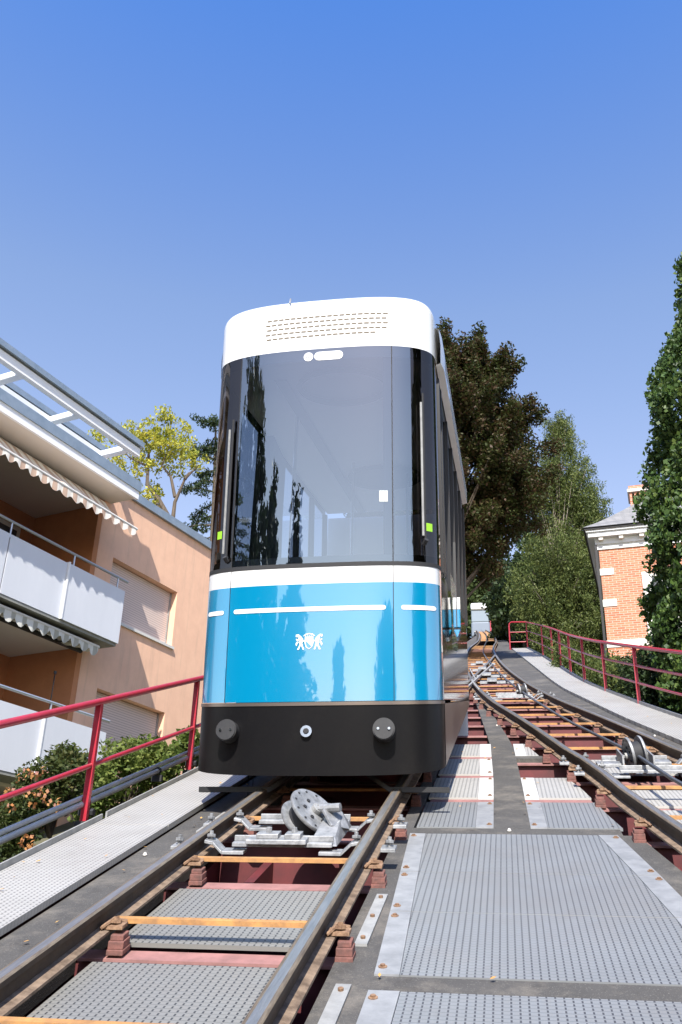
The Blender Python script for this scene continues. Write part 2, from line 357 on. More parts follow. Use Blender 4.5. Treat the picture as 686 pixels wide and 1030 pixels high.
strip(g, lambda y: rin(y)-.22 if y > 60 else rout(y)+.09+.35*max(0, 1-abs(y-34)/20)*0, lambda y: wi(y) if y < 42.9 else rout(y)+.7, 5, 100, -.30, -.204)
strip(g, cst(-.95), lambda y: rin(y)-.1, 33, 105, -.30, -.204, 3)
deck = struct('bridge_deck', g, M['asphalt'])

YS = [3.57+1.1*i for i in range(-6, 42)]
fr = thing('bridge_frame', S(1, 5, -.8), 'dark red steel cross beams of the bridge carrying both tracks', 'bridge frame')
for y in YS:
    if y > 46: continue
    x1 = max(wi(max(6, y)), rout(y)+.2) if y < 43 else rout(y)+.5
    g = MB(); g.sbox(-.62, x1, y-.09, y-.06, -.62, -.235, 1); g.sbox(-.6, x1-.02, y-.125, y-.015, -.2349, -.222, 0)
    g.build('beam', [M['redbeam'], M['redweb']], fr)
g = MB()
for xx in (-.7, -.3, .3, .8, 1.7, 2.4): g.sbox(xx, xx+.06, 2, 46, -.62, -.36)
g.build('stringer', M['redweb'], fr)

# ------------------------------------------------------------------ plates
def plate(label, xa, xb, y0, y1, mats, edges=(0, 0), group=None, joints=(), h=-.2, bolts=True):
    o = thing('deck_plate', S((xa(y0)+xb(y0))/2, y0, h), label, 'deck plate', group)
    ys_ = [y0]+list(joints)+[y1]
    la = (lambda y: xa(y)+edges[0]); lb = (lambda y: xb(y)-edges[1])
    for a, b_ in zip(ys_, ys_[1:]):
        g = MB(); strip(g, la, lb, a+.004, b_-.004, h-.02, h, .5); g.build('grating', mats[0], o)
        for e, (p, q) in ((edges[0], (xa, lambda y: la(y)-.002)), (edges[1], (lambda y: lb(y)+.002, xb))):
            if e:
                g = MB(); strip(g, p, q, a+.004, b_-.004, h-.02, h+.002, .5); g.build('edge_strip', mats[1], o)
    if bolts:
        for a, b_ in zip(ys_, ys_[1:]):
            for e, fx in ((edges[0], lambda y: xa(y)+.03), (edges[1], lambda y: xb(y)-.03)):
                if not e: continue
                for yy in (a+.08, b_-.08):
                    g = MB(); p = S(fx(yy), yy, h+.002); g.disc(p+Vector((0, 0, .006)), (0, -K, 1), .011, .012, 8); g.disc(p+Vector((0, 0, .002)), (0, -K, 1), .02, .004, 12); g.build('bolt', M['clip'], o)
    return o
GG = (M['grate_grey'], M['edge_grey']); GP = (M['grate_pale'], M['edge_pale']); GT = (M['grate_track'], M['edge_grey'])
xr = lambda y: interp([(0, 2.45), (4.4, 2.32), (5, 2.22), (7, 2.0+.1)], y)
plate('large grey perforated plate area between the two tracks', lambda y: .80-.042*(y-4.4), lambda y: interp([(4.4, 2.36), (5.5, 2.28), (6.94, 2.10)], y), 4.41, 6.93, GG, (.11, .13), joints=(5.24, 5.97))
plate('grey perforated plate at the very front between the tracks', lambda y: .80, lambda y: 2.45, .9, 4.25, GG, (.13, .1), joints=(2.1, 3.1))
cl = lambda y: interp([(7.12, 1.27), (9, 1.25), (11.3, 1.19)], y); cr_ = lambda y: interp([(7.12, 1.53), (9, 1.50), (11.3, 1.45)], y)
nm = ['nearest', 'second', 'third', 'farthest']
for i, (a, b_) in enumerate([(7.13, 8.02), (8.2, 9.14), (9.34, 10.28), (10.5, 11.4)]):
    plate('%s %s plate beside the funicular car, left of the dark centre strip' % (nm[i], 'grey' if i == 0 else 'pale'), cst(.72), cl, a, b_, (GG if i == 0 else GP), (0, .13), 'plates beside the car', bolts=i < 3)
for i, (a, b_) in enumerate([(7.13, 8.02), (8.2, 9.14), (10.5, 11.4)]):
    plate('%s %s plate right of the dark centre strip, against the curved track' % (['nearest', 'middle', 'farthest'][i], 'grey' if i == 0 else 'pale'), cr_, lambda y: rin(y)-.13, a, b_, (GG if i == 0 else GP), (.12, 0), 'plates by the curved track', bolts=i < 2)
for i, (a, b_) in enumerate([(1.45, 2.3), (2.55, 3.32), (3.65, 4.42), (4.66, 5.52)]):
    plate(['grating between the left rails out of reach at the front', 'grating between the left rails nearest the bottom edge', 'grey serrated grating between the left rails in front of the pink beam', 'grey serrated grating between the left rails just before the rope wheel'][i], cst(-.47), cst(.50), a, b_, GT, (0, 0), 'gratings between the left rails', h=-.19)
for i, (a, b_) in enumerate([(4.7, 5.5), (5.8, 6.6), (6.85, 7.75), (7.9, 8.55), (9.35, 10.2)]):
    plate('%s pale grating between the rails of the curved right track' % ['front', 'second', 'third', 'fourth', 'last'][i], lambda y: rin(y)+.09, lambda y: rout(y)-.09, a, b_, GG if i < 2 else GP, (0, 0), 'gratings between the right rails', h=-.2)
for a, b_ in ((8.025, 8.195), (9.145, 9.335), (10.285, 10.495)):
    g = MB(); strip(g, cst(.74), cl, a, b_, -.26, -.214, .1); g.build('beam', M['redbeam'], fr)
    if a < 9: g = MB(); strip(g, cr_, lambda y: rin(y)-.14, a, b_, -.26, -.214, .1); g.build('beam', M['redbeam'], fr)
# thin cover strips beside the left track
for lab, x0, x1, a, b_ in [('thin bolted steel strip left of the left rail, middle one', -.80, -.68, 4.45, 5.08), ('thin bolted steel strip left of the left rail, nearest one', -.78, -.66, 2.9, 4.1),
                      ('thin bolted steel strip left of the left rail, beside the car front', -.86, -.70, 6.9, 8.1), ('thin bolted steel strip right of the near rails, nearest one', .66, .725, 3.2, 4.28), ('thin bolted steel strip right of the near rails, behind the red block', .66, .72, 4.74, 5.5)]:
    o = thing('cover_strip', S((x0+x1)/2, a, -.2), lab, 'metal strip', 'cover strips along the left track')
    g = MB(); g.sbox(x0, x1, a, b_, -.2035, -.192); g.build('strip_plate', M['galvdull'], o)
    for yy in (a+.07, (a+b_)/2, b_-.07):
        g = MB(); g.disc(S((x0+x1)/2, yy, -.186), (0, -K, 1), .012, .012, 8); g.build('bolt', M['clip'], o)

# ------------------------------------------------------------------ tracks
def rail_mesh(f, y0, y1, step=.8):
    g = MB(); n = max(2, int((y1-y0)/step)); prof = [(-.065, -.125, 2), (.065, -.125, 2), (.065, -.112, 2), (.012, -.098, 1), (.010, -.04, 1), (.034, -.030, 1), (.036, -.006, 1), (.030, -.001, 1), (.019, .001, 0), (-.019, .001, 1), (-.030, -.001, 1), (-.036, -.006, 1), (-.034, -.030, 1), (-.010, -.04, 1), (-.012, -.098, 1), (-.065, -.112, 2)]
    rows = [[S(f(y)+a, y, h) for a, h, _ in prof] for y in [y0+(y1-y0)*i/n for i in range(n+1)]]
    m_ = len(prof)
    for j in range(m_):
        k2 = (j+1) % m_; mi = {0: 2, 1: 2, 2: 2, 14: 2, 15: 2, 8: 0}.get(j, 1 if j not in (6, 7, 9, 10) else 3)
        g.grid([[r_[j], r_[k2]] for r_ in rows], mi)
    g.add(rows[0], [tuple(range(m_))], 1); g.add(rows[-1], [tuple(range(m_-1, -1, -1))], 1)
    return g
RM = [M['rail_top'], M['rail_side'], M['foot'], M['rail_shoulder']]
def fastening(o, x, y, side):
    g = MB(); x0, x1 = (x+.072, x+.148) if side > 0 else (x-.148, x-.072)
    g.sbox(x0-.003, x1+.003, y-.125, y-.035, -.21, -.185); g.sbox(x0, x1, y-.12, y-.04, -.185, -.15); g.sbox(x0+.006, x1-.006, y-.115, y-.045, -.15, -.125)
    p = g.build('pedestal', M['pedestal'], o, bevel=.004)
    g = MB(); xc = x+side*.085; g.sbox(min(x+side*.03, x+side*.13), max(x+side*.03, x+side*.13), y-.11, y-.05, -.104, -.088)
    g.tube([S(xc, y-.08, -.09), S(xc, y-.08, -.055)], .013, 6); g.disc(S(xc, y-.08, -.078), (0, 0, 1), .026, .016, 6)
    g.tube([S(x+side*.03, y-.13, -.095), S(x+side*.06, y-.1, -.075), S(x+side*.06, y-.05, -.075), S(x+side*.12, y-.03, -.092)], .009, 6)
    g.build('clip', M['clip'], p)
def tie(o, xa, xb, y):
    g = MB(); g.sbox(xa+.05, xb-.05, y-.018, y+.016, -.105, -.083); g.build('tie_bar', M['tie'], o)
lt = thing('railway_track', S(0, 3, -.12), 'straight left railway track with worn steel rails leading under the blue car', 'railway track')
g = rail_mesh(cst(-.535), -3, 33, 4); g.build('rail', RM, lt)
g = rail_mesh(lambda y: .535 if y < 14 else spline([(14, .535), (17, .56), (22, .72), (28, .93), (33, 1.06)], y), -3, 33, 1.5); g.build('rail', RM, lt)
for y in YS:
    if y < 1 or y > 16: continue
    tie(lt, -.535, .535, y)
    fastening(lt, -.535, y, 1); fastening(lt, .535, y, 1)
    if y < 9: fastening(lt, -.535, y, -1)
rt_ = thing('railway_track', S(2.4, 6, -.12), 'curved right railway track bending left uphill with a rope between its rails', 'railway track')
g = rail_mesh(rin, -3, 104, .7); g.build('rail', RM, rt_)
g = rail_mesh(rout, -3, 104, .7); g.build('rail', RM, rt_)
for y in YS:
    if y < 1 or y > 46: continue
    tie(rt_, rin(y), rout(y), y+.12)
    if y < 22: fastening(rt_, rin(y), y, -1)
    if y < 26: fastening(rt_, rout(y)-.0, y, -1)
for i in range(9):   # orange covers between the rails further up
    pass
g = MB(); strip(g, lambda y: rin(y)+.12, lambda y: rin(y)+.45, 56, 92, -.12, -.09, 1); strip(g, lambda y: rin(y)+.58, lambda y: rin(y)+.92, 56, 92, -.12, -.09, 1)
g.build('wooden_cover', M['tie'], rt_)
g = MB(); strip(g, lambda y: rin(y)-.08+ (.15 if y > 20 else .05), lambda y: rin(y)-.08+(.15 if y > 20 else .05)+.03, 17.2, 24, -.03, .012, .5)
strip(g, lambda y: .62+(y-17)*.045, lambda y: .66+(y-17)*.045, 17, 26, -.03, .015, .5)
g.build('guard_rail', M['galvdull'], rt_)
for yy in (19.5, 21.5, 24, 27): 
    g = MB(); g.sbox(rin(yy)+.15, rin(yy)+.85, yy, yy+.18, -.07, -.02); g.sbox(rin(yy)+.3, rin(yy)+.5, yy-.1, yy+.4, -.02, .03); g.build('switch_plate', M['galv'], rt_)
rp = [(3, 3.3), (5, 3.0), (7.46, 2.66), (9.03, 2.52), (11.33, 2.18), (12.57, 2.03), (15.6, 1.73), (19.6, 1.40), (25.4, 1.05), (35.2, .58), (50, .42), (75, -.1), (99, -1.15)]
g = MB(); g.tube([S(spline(rp, y), y, .035-.03*math.sin((y-8.9)/30*math.pi) if 8.9 < y < 39 else .03) for y in [3+1.2*i for i in range(80)]], .017, 8)
tag(g.build('haulage_rope', M['rope'], None, True), 'dark wire rope running between the rails of the curved track', 'rope')

def sheave(x, y, label, axis, r, flip=1):
    o = thing('rope_wheel', S(x, y, -.2), label, 'rope wheel', 'rope guide wheels between the rails')
    ax = Vector(axis).normalized(); c = S(x, y, .03)
    side = ax.cross(Vector((0, 0, 1))).normalized(); upv = side.cross(ax).normalized()
    for s_ in (1, -1):
        g = MB(); cc = c+ax*(.055*s_)
        # spoked, perforated flange: outer rim, inner web
        n = 36; rr = [r, r*.97, r*.70, r*.66, r*.3, 0.001]; hh = [.0, .012, .012, .006, .006, .02]
        rows = [[cc+(side*math.cos(2*math.pi*j/n)+upv*math.sin(2*math.pi*j/n))*a+ax*(b_*s_) for j in range(n)] for a, b_ in zip(rr, hh)]
        rows = [[cc+(side*math.cos(2*math.pi*j/n)+upv*math.sin(2*math.pi*j/n))*(r*.2)-ax*.01*s_ for j in range(n)], [cc+(side*math.cos(2*math.pi*j/n)+upv*math.sin(2*math.pi*j/n))*(r*.985)-ax*.01*s_ for j in range(n)]]+rows
        g.grid(rows, 0, True); fl = g.build('flange', M['galv'], o, True)
        g = MB()
        for j in range(12):
            q = 2*math.pi*j/12; g.disc(cc+(side*math.cos(q)+upv*math.sin(q))*r*.83+ax*(.0125*s_), ax, r*.045, .006, 10)
        for j in range(6):
            q = 2*math.pi*j/6+.3; g.disc(cc+(side*math.cos(q)+upv*math.sin(q))*r*.45+ax*(.008*s_), ax, r*.07, .01, 10)
        g.build('hole', M['rubber'], fl)
        g = MB(); g.disc(cc+ax*.02*s_, ax, r*.2, .04, 16); g.disc(cc+ax*.045*s_, ax, r*.1, .03, 6); g.build('bearing', M['galvdull'], fl)
    g = MB(); g.disc(c, ax, r*.72, .09, 30); g.build('groove', M['rubber'], o, True)
    return o, c, ax, side, upv
def cross_frame(o, xa, xb, y, h=-.06):
    g = MB()
    g.sbox(xa+.22, xb-.22, y-.03, y+.03, h-.012, h+.012); g.sbox(xa+.22, xb-.22, y+.02, y+.03, h+.012, h+.045)
    g.build('cross_bar', M['galv'], o, bevel=.003)
    for s_, xe in ((1, xa), (-1, xb)):
        g = MB(); pts = [(.045, -.02), (.10, -.03), (.16, -.085), (.30, -.085)]
        for (a, ha), (b_, hb) in zip(pts, pts[1:]):
            x0, x1 = xe+s_*a, xe+s_*b_; h0, h1 = h+.04+ha, h+.04+hb
            if s_ < 0: x0, x1, h0, h1 = x1, x0, h1, h0
            g.hexa([S(x0, y-.045, h0-.01), S(x1, y-.045, h1-.01), S(x1, y+.045, h1-.01), S(x0, y+.045, h0-.01), S(x0, y-.045, h0+.01), S(x1, y-.045, h1+.01), S(x1, y+.045, h1+.01), S(x0, y+.045, h0+.01)])
        g.tube([S(xe+s_*.075, y, h+.01), S(xe+s_*.075, y, h+.075)], .014, 6); g.disc(S(xe+s_*.075, y, h+.045), (0, 0, 1), .03, .02, 6)
        g.build('rail_clamp', M['galv'], o, bevel=.003); g = MB()
        xo = xe-s_*.08; g.sbox(min(xo, xo-s_*.09), max(xo, xo-s_*.09), y-.05, y+.05, h-.03, h-.008); g.tube([S(xo-s_*.05, y, h-.03), S(xo-s_*.05, y, h+.05)], .014, 6); g.disc(S(xo-s_*.05, y, h+.02), (0, 0, 1), .028, .02, 6)
        g.build('outer_clamp', M['galv'], o, bevel=.003)
o, c, ax, side, upv = sheave(.10, 6.32, 'tilted silver rope wheel with perforated discs between the left rails', (.55, -.38, .52), .19)
cross_frame(o, -.535, .535, 6.0); cross_frame(o, -.535, .535, 6.62)
g = MB(); fn = lambda x, y, z: S(x, y, z)
g.sbox(-.22, .16, 5.93, 6.06, -.048, -.02); g.sbox(-.16, -.02, 5.95, 6.04, -.02, .01); g.sbox(.02, .12, 5.95, 6.04, -.02, .01)
g.tube([S(-.09, 6.0, .0), S(-.09, 6.0, .04)], .02, 6); g.tube([S(.07, 6.0, .0), S(.07, 6.0, .04)], .02, 6); g.build('mounting_plate', M['galv'], o, bevel=.004)
g = MB(); cc = c+ax*.09
pl = [(-.07, -.14), (.09, -.15), (.11, .0), (.06, .06), (-.02, .06), (-.07, -.01)]
vs = [cc+side*(-a)+upv*b_+ax*.0 for a, b_ in pl]+[cc+side*(-a)+upv*b_+ax*.02 for a, b_ in pl]
n_ = len(pl); g.add([v+Vector((.07, .02, -.02)) for v in vs], [tuple(range(n_-1, -1, -1)), tuple(range(n_, 2*n_))]+[(i, (i+1) % n_, n_+(i+1) % n_, n_+i) for i in range(n_)])
g.build('bracket_plate', M['galv'], o, bevel=.004)
g = MB(); g.tube([c+ax*.08, c+ax*.14+Vector((.12, 0, -.03))], .03, 10); g.hexa([S(.16, 6.0, -.07), S(.34, 6.0, -.07), S(.34, 6.55, -.07), S(.16, 6.55, -.07), S(.18, 6.05, -.03), S(.32, 6.05, -.03), S(.30, 6.4, .05), S(.2, 6.4, .05)]); g.build('arm', M['galv'], o)
for xw, yw, lab in ((2.52, 8.95, 'upright silver rope wheel under the rope in the curved right track'),):
    o, c, ax, side, upv = sheave(xw, yw, lab, (.97, .12, .15), .17)
    cross_frame(o, rin(8.7), rout(8.7), 8.66); cross_frame(o, rin(9.2), rout(9.2), 9.22)
    g = MB()
    for dx in (-.14, .12): g.sbox(xw+dx, xw+dx+.015, 8.72, 9.18, -.09, .06); g.build('side_plate', M['galv'], o); g = MB()
    g.sbox(xw-.35, xw-.14, 8.8, 8.95, -.05, -.02); g.sbox(xw+.13, xw+.3, 8.9, 9.05, -.05, -.02); g.build('bracket_plate', M['galv'], o, bevel=.004)
o, c, ax, side, upv = sheave(1.66, 16.3, 'small far rope wheel in the bend of the curved track', (.97, .2, .15), .13)
cross_frame(o, rin(16.2), rout(16.2), 16.1); cross_frame(o, rin(16.5), rout(16.5), 16.5)

# ------------------------------------------------------------------ walkways
o = thing('left_walkway'.replace('left_', ''), S(-1.38, 5, -.15), 'pale grating walkway with a grey raised edge left of the left track', 'walkway')
wl = [-2.4, -.2, 2.0, 4.25, 6.9, 9.4, 11.9, 15, 20, 26, 33]
for a, b_ in zip(wl, wl[1:]):
    g = MB(); g.sbox(-1.655, -1.075, a+.005, b_-.005, -.19, -.15); g.build('grating', M['grate_pale'], o)
for a, b_ in ((-2.4, 7.06), (7.14, 20)):
    g = MB(); g.sbox(-1.675, -1.66, a, b_, -.22, -.11); g.sbox(-1.70, -1.675, a, b_, -.22, -.20); g.build('edge_trim', M['galvdull'], o)
g = MB(); g.sbox(-1.72, -1.3, -3, 33, -.45, -.24); g.build('girder', M['redweb'], o)
o = thing('walkway', S(3.2, 12, -.15), 'sunlit pale walkway along the red railing right of the curved track', 'walkway')
for a, b_ in [(6, 8), (8, 10), (10, 11.8), (11.8, 13.6), (13.6, 15.2), (15.2, 17), (17, 19), (19, 22), (22, 25), (25, 29), (29, 34), (34, 43)]:
    g = MB(); strip(g, wi, lambda y: wo(y)-.02, a+.006, b_-.006, -.2, -.15, .5); g.build('grating', M['grate_pale'], o)
g = MB(); strip(g, lambda y: wo(y)-.02, lambda y: wo(y)+.01, 6, 43, -.24, -.10, .8); g.build('edge_trim', M['galvdull'], o)
g = MB(); strip(g, wi, wo, 6, 43, -.5, -.21, 1); g.build('girder', M['redweb'], o)

# railings
def railing(label, f, ys_, hs, top=.92, y_ext=None, r=.028, low=.5, cross_end=None):
    y0 = ys_[0]; o = thing('railing', S(f(y0), y0, -.2), label, 'railing')
    hf = lambda y: interp(hs, y)
    st = [ys_[0]+(ys_[-1]-ys_[0])*i/24 for i in range(25)]
    if y_ext: st = [y_ext+(ys_[0]-y_ext)*i/4 for i in range(4)]+st
    g = MB(); g.tube([S(f(y), y, hf(y)) for y in st], r, 10); g.build('top_rail', M['redpaint'], o, True)
    for lo in low:
        g = MB(); g.tube([S(f(y), y, -.15+(hf(y)+.15)*lo) for y in st], r*.72, 8); g.build('middle_rail', M['redpaint'], o, True)
    for y in ys_:
        g = MB(); x = f(y); g.box(x-r*.9, x+r*.9, y-r*.8, y+r*.8, K*y-.26, K*y+hf(y)-r*.5); g.build('post', M['redpaint'], o, bevel=.004)
        g = MB(); g.box(x-.05, x+.05, y-.05, y+.05, K*y-.25, K*y-.19); g.tube([Vector((x+.05, y, K*y-.12)), Vector((x+.075, y, K*y-.12))], .03, 6); g.build('post_foot', M['rubber'], o)
    return o
railing('red tubular railing left of the pale walkway, in front of the balconies', cst(-1.85), [-.2, 2.3, 4.75, 7.15, 9.5, 11.9, 14.3, 16.7], [(0, .72), (5.7, .73), (9.6, .77), (20, .85)], r=.029, low=(.435,))
rpost = [8.9, 10.6, 12.67, 15.63, 18.15, 20.77, 23.68, 26.5, 29.44, 33.96, 42.8]
o = railing('red tubular railing along the right walkway, ending in a gate-like end panel', lambda y: wo(y)+.0, rpost, [(6, .78), (12.67, .79), (18, .81), (23.7, .86), (29.4, .97), (42.8, 1.1)], r=.03, low=(.36, .66), y_ext=6.5)
g = MB(); pts = [S(2.42, 42.8, 1.1), S(2.42, 42.8, 1.1)]
g.tube([S(2.42, 42.85, 1.1), S(1.75, 42.85, 1.12), S(1.66, 42.85, 1.05), S(1.64, 42.85, .95), S(1.64, 42.85, -.25)], .032, 8)
for h in (.15, .62): g.tube([S(2.42, 42.85, h), S(1.64, 42.85, h)], .022, 8)
g.build('end_panel', M['redpaint'], o, True)

# grey conduit along the left walkway
o = thing('conduit_pipe', S(-1.83, 4, -.1), 'grey double pipe running along the foot of the left red railing', 'pipe')
for dx, dh, r_ in ((0, 0, .024), (-.02, .046, .019)):
    g = MB(); g.tube([S(-1.88+dx, y, -.06+dh) for y in (-3, 4, 8, 12, 20)], r_, 12); g.build('pipe', M['pipe'], o, True)
for y in (4.7, 7.22, 8.7, 9.62):
    g = MB(); g.box(-1.93, -1.83, y-.02, y+.02, K*y-.16, K*y-.10); g.disc(S(-1.88, y, -.06), (0, 1, K), .032, .04, 14); g.build('bracket', M['rubber'], o)
g = MB(); g.box(-1.98, -1.90, 5.95, 6.05, K*6-1.6, K*6-.33, 0); p0 = tag(g.build('junction_post', M['stone'], None, bevel=.01), 'short white post left of the walkway beside the flowering shrub', 'post')

# small round markers and litter
for i, (x, y, lab) in enumerate([(-.98, 6.25, 'small white survey knob on the dark strip left of the rails'), (1.38, 7.02, 'small white survey knob on the dark cross strip near the plates'), (1.25, 13.2, 'small pale knob on the dark centre strip beside the car'), (3.15, 12.0, 'small white knob on the dark strip beyond the curved rail')]):
    g = MB(); p = S(x, y, -.2); g.disc(p+Vector((0, 0, .004)), (0, -K, 1), .014, .006, 12)
    g.tube([p, p+Vector((0, 0, .011)), p+Vector((0, 0, .017)), p+Vector((0, 0, .020))], [.009, .011, .008, .003], 12); tag(g.build('survey_knob', M['stone'], None, True), lab, 'marker knob', 'marker knobs on the deck')
g = MB()
for i in range(110):
    k_ = random.random()
    if k_ < .35: x, y = random.uniform(-1.6, -.65), random.uniform(3.5, 9)
    elif k_ < .6: x, y = random.uniform(.7, 2.2), random.uniform(3.5, 12)
    else:
        y = random.uniform(8, 17); x = random.uniform(rout(y)+.1, wo(y)-.1)
    h = -.145 if (x < -1.07 or x > wi(max(6, y))) else -.195; s_ = random.uniform(.008, .02); a = random.uniform(0, 6.28)
    p = S(x, y, h+.006); u_ = Vector((math.cos(a), math.sin(a), K*math.sin(a))); v_ = Vector((-math.sin(a), math.cos(a), K*math.cos(a)))
    g.add([p-u_*s_, p-v_*s_*.6+Vector((0, 0, .004)), p+u_*s_+Vector((0, 0, .008)), p+v_*s_*.6+Vector((0, 0, .004))], [(0, 1, 2, 3)])
tag(g.build('fallen_leaves', M['fallen'], None), 'scattered dry brown leaves and crumbs on the deck plates', 'fallen leaves', kind='stuff')

# ------------------------------------------------------------------ the funicular car
def make_car(base, label, group, full=True):
    car = thing('funicular_car', base, label, 'funicular car', group)
    W, B, NE, L = 1.01, .48, 2.9, 5.5; XO = -.11
    def outline(n_front=44, n_side=12):
        pts = []
        for i in range(n_front+1):
            ph = -math.pi/2+math.pi*i/n_front
            pts.append((W*math.copysign(abs(math.sin(ph))**(2/NE), math.sin(ph)), B*(1-abs(math.cos(ph))**(2/NE))))
        side = [(W, B+(L-B)*i/n_side) for i in range(1, n_side+1)]
        back = [(W*(1-2*i/6), L+.001) for i in range(1, 6)]
        return pts, side, back
    fp, sdp, bkp = outline()
    FULL = fp+sdp+bkp+[(-x, b_) for x, b_ in reversed(sdp)]
    MZ = [(2.6, .34), (3.14, .25), (4.26, .23), (6.30, .19), (6.9, .18)]
    def P(x, b_, Z, off=0.):
        m_ = interp(MZ, Z)
        z = Z+m_*b_
        if Z < 3.1: z = min(z, 3.13+.25*b_)
        # outward offset
        if off:
            r_ = abs(x/W)
            if b_ >= B: nx, nb = math.copysign(1, x), 0
            else:
                c1 = max(1e-4, 1-b_/B); nx = (r_**(NE-1))/W; nb = (c1**(NE-1))/B; l = math.hypot(nx, nb); nx, nb = math.copysign(nx/l, x), nb/l
            x = x+nx*off; b_ = b_-nb*off
        return Vector((x+XO, 7.24-.1*(Z-2.6)+b_, z))
    def bof(x): return B*(1-max(0, 1-abs(x/W)**NE)**(1/NE))
    def PX(x, Z, off=0.): return P(x-XO, bof(x-XO), Z, off)
    def band(pts, Zs, off=0., closed=False): 
        g = MB(); g.grid([[P(x, b_, Z, off) for x, b_ in pts] for Z in Zs], 0, closed); return g
    front = fp
    def lv(a, b_, n): return [a+(b_-a)*i/n for i in range(n+1)]
    # skirt
    g = band(FULL, lv(2.6, 3.13, 4), 0, True)
    for p_i in range(0): pass
    g.build('skirt', M['skirt'], car, True)
    g = MB(); g.grid([[P(x, b_, Z, .004) for x, b_ in [(W, B+(L-B)*i/12) for i in range(0, 13)]] for Z in lv(2.6, 3.13, 4)]); g.grid([[P(-x, b_, Z, .004) for x, b_ in [(W, B+(L-B)*i/12) for i in range(0, 13)]] for Z in lv(2.6, 3.13, 4)]); g.build('side_skirt', M['sideskirt'], car, True)
    g = MB(); loop = [P(x, b_, 2.62, -.03) for x, b_ in FULL]; g.add(loop, [tuple(range(len(loop)))]); g.build('underside', M['rubber'], car)
    g = MB(); g.grid([[P(x, b_, 3.128, .006) for x, b_ in front], [P(x, b_, 3.155, .006) for x, b_ in front], [P(x, b_, 3.155, -.03) for x, b_ in front]]); g.build('seam_lip', M['sideskirt'], car, True)
    # split front by seams at x=-.80 and x=.54
    def seg(xa, xb, n=20): return [(xa-XO+(xb-xa)*i/n, bof(xa-XO+(xb-xa)*i/n)) for i in range(n+1)]
    lc = [p_ for p_ in fp if p_[0] < -.845-XO]; rc = [p_ for p_ in fp if p_[0] > .545-XO]
    segs = [lc+[(-.838-XO, bof(-.838-XO))], seg(-.832, .537, 26), [(.543-XO, bof(.543-XO))]+rc]
    for sgm in segs: band(sgm, lv(3.16, 4.11, 6)).build('front_panel', M['blue'], car, True)
    for sgm in segs: band(sgm, lv(4.11, 4.25, 2)).build('white_band', M['white'], car, True)
    rca = [p_ for p_ in segs[2] if p_[0]+XO < .70]; rcb = [(.70-XO, bof(.70-XO))]+[p_ for p_ in segs[2] if p_[0]+XO > .70]
    for sgm, nm_, mt_ in ((segs[0], 'corner_glass', 'cornerglass'), (segs[1], 'windscreen', 'glass'), (rca+[(.70-XO, bof(.70-XO))], 'windscreen', 'glass'), (rcb, 'corner_glass', 'cornerglass')): band(sgm, lv(4.285, 6.27, 8)).build(nm_, M[mt_], car, True)
    for sgm in (segs[0], segs[2]): pass
    g = band(front, [4.25, 4.285], .003); g.build('window_seal', M['rubber'], car, True)
    g = MB()
    for xs_ in (-.835, .54): g.grid([[PX(xs_-.008, Z, -.012), PX(xs_+.008, Z, -.012)] for Z in lv(3.16, 4.25, 4)])
    g.build('seam', M['rubber'], car)
    for xs_ in (-.835, .54):
        g = MB(); g.grid([[PX(xs_-.004, Z, .001), PX(xs_+.004, Z, .001)] for Z in lv(4.285, 6.27, 6)]); g.build('glass_joint', M['rubber'], car)
    # inner mullion behind the right joint and dark frame around the screen
    g = MB()
    g.grid([[PX(.54-.075, Z, -.03), PX(.54+.02, Z, -.03)] for Z in lv(4.285, 6.27, 6)])
    g.build('mullion', M['interior_dark'], car)
    g = MB(); g.grid([[P(x, b_, 6.17, -.02) for x, b_ in front], [P(x, b_, 6.30, -.02) for x, b_ in front]]); g.grid([[P(x, b_, 4.26, -.02) for x, b_ in front], [P(x, b_, 4.35, -.02) for x, b_ in front]]); g.build('glass_border', M['interior_grey'], car, True)
    # crown with rounded upper edge, and roof
    zs = [6.27, 6.30, 6.45, 6.68]; rows = [[P(x, b_, Z) for x, b_ in FULL] for Z in zs]
    rf = .17
    for i in range(1, 8):
        a = math.pi/2*i/7; ins = rf*(1-math.cos(a)); Z = 6.68+rf*math.sin(a)
        rows.append([P(x, b_, Z, -ins) if b_ < L else P(x, b_-ins, Z, 0) for x, b_ in FULL])
    last = rows[-1]; cx_ = Vector((0, 9.5, 6.60+rf+.2*2.8+.03))
    for f_ in (.93, .8, .5): rows.append([Vector((v.x*f_, v.y+(cx_.y-v.y)*(1-f_)*.6, 0)) for v in last])
    for k2, f_ in zip((-3, -2, -1), (.93, .8, .5)):
        rows[k2] = [Vector((v.x, v.y, 6.85+.19*(v.y-6.83)+.02*(1-f_)*2)) for v in rows[k2]]
    g = MB(); g.grid(rows, 0, True); g.add(rows[-1], [tuple(range(len(rows[-1])))]); g.build('roof', M['white'], car, True)
    # ventilation slots
    g = MB(); rnd = random.Random(3)
    for r_ in range(5):
        Z = 6.40+.048*r_
        for c_ in range(20):
            xa = -.61+c_*.056+(.0 if r_ % 2 else .012); 
            if r_ in (0,) and c_ > 17: continue
            g.grid([[PX(xa+.044*i/2, Z+.000, .0025) for i in range(3)], [PX(xa+.044*i/2, Z+.013, .0025) for i in range(3)]])
    g.build('ventilation_grille', M['slot'], car)
    g = MB(); g.tube([P(-.28, bof(-.28), 6.76), P(-.28, bof(-.28), 6.76)+Vector((0, .02, .07))], .008, 6); g.tube([Vector((0.4, 11.8, 7.72)), Vector((.4, 11.8, 8.1))], .015, 6); g.build('antenna', M['galv'], car)
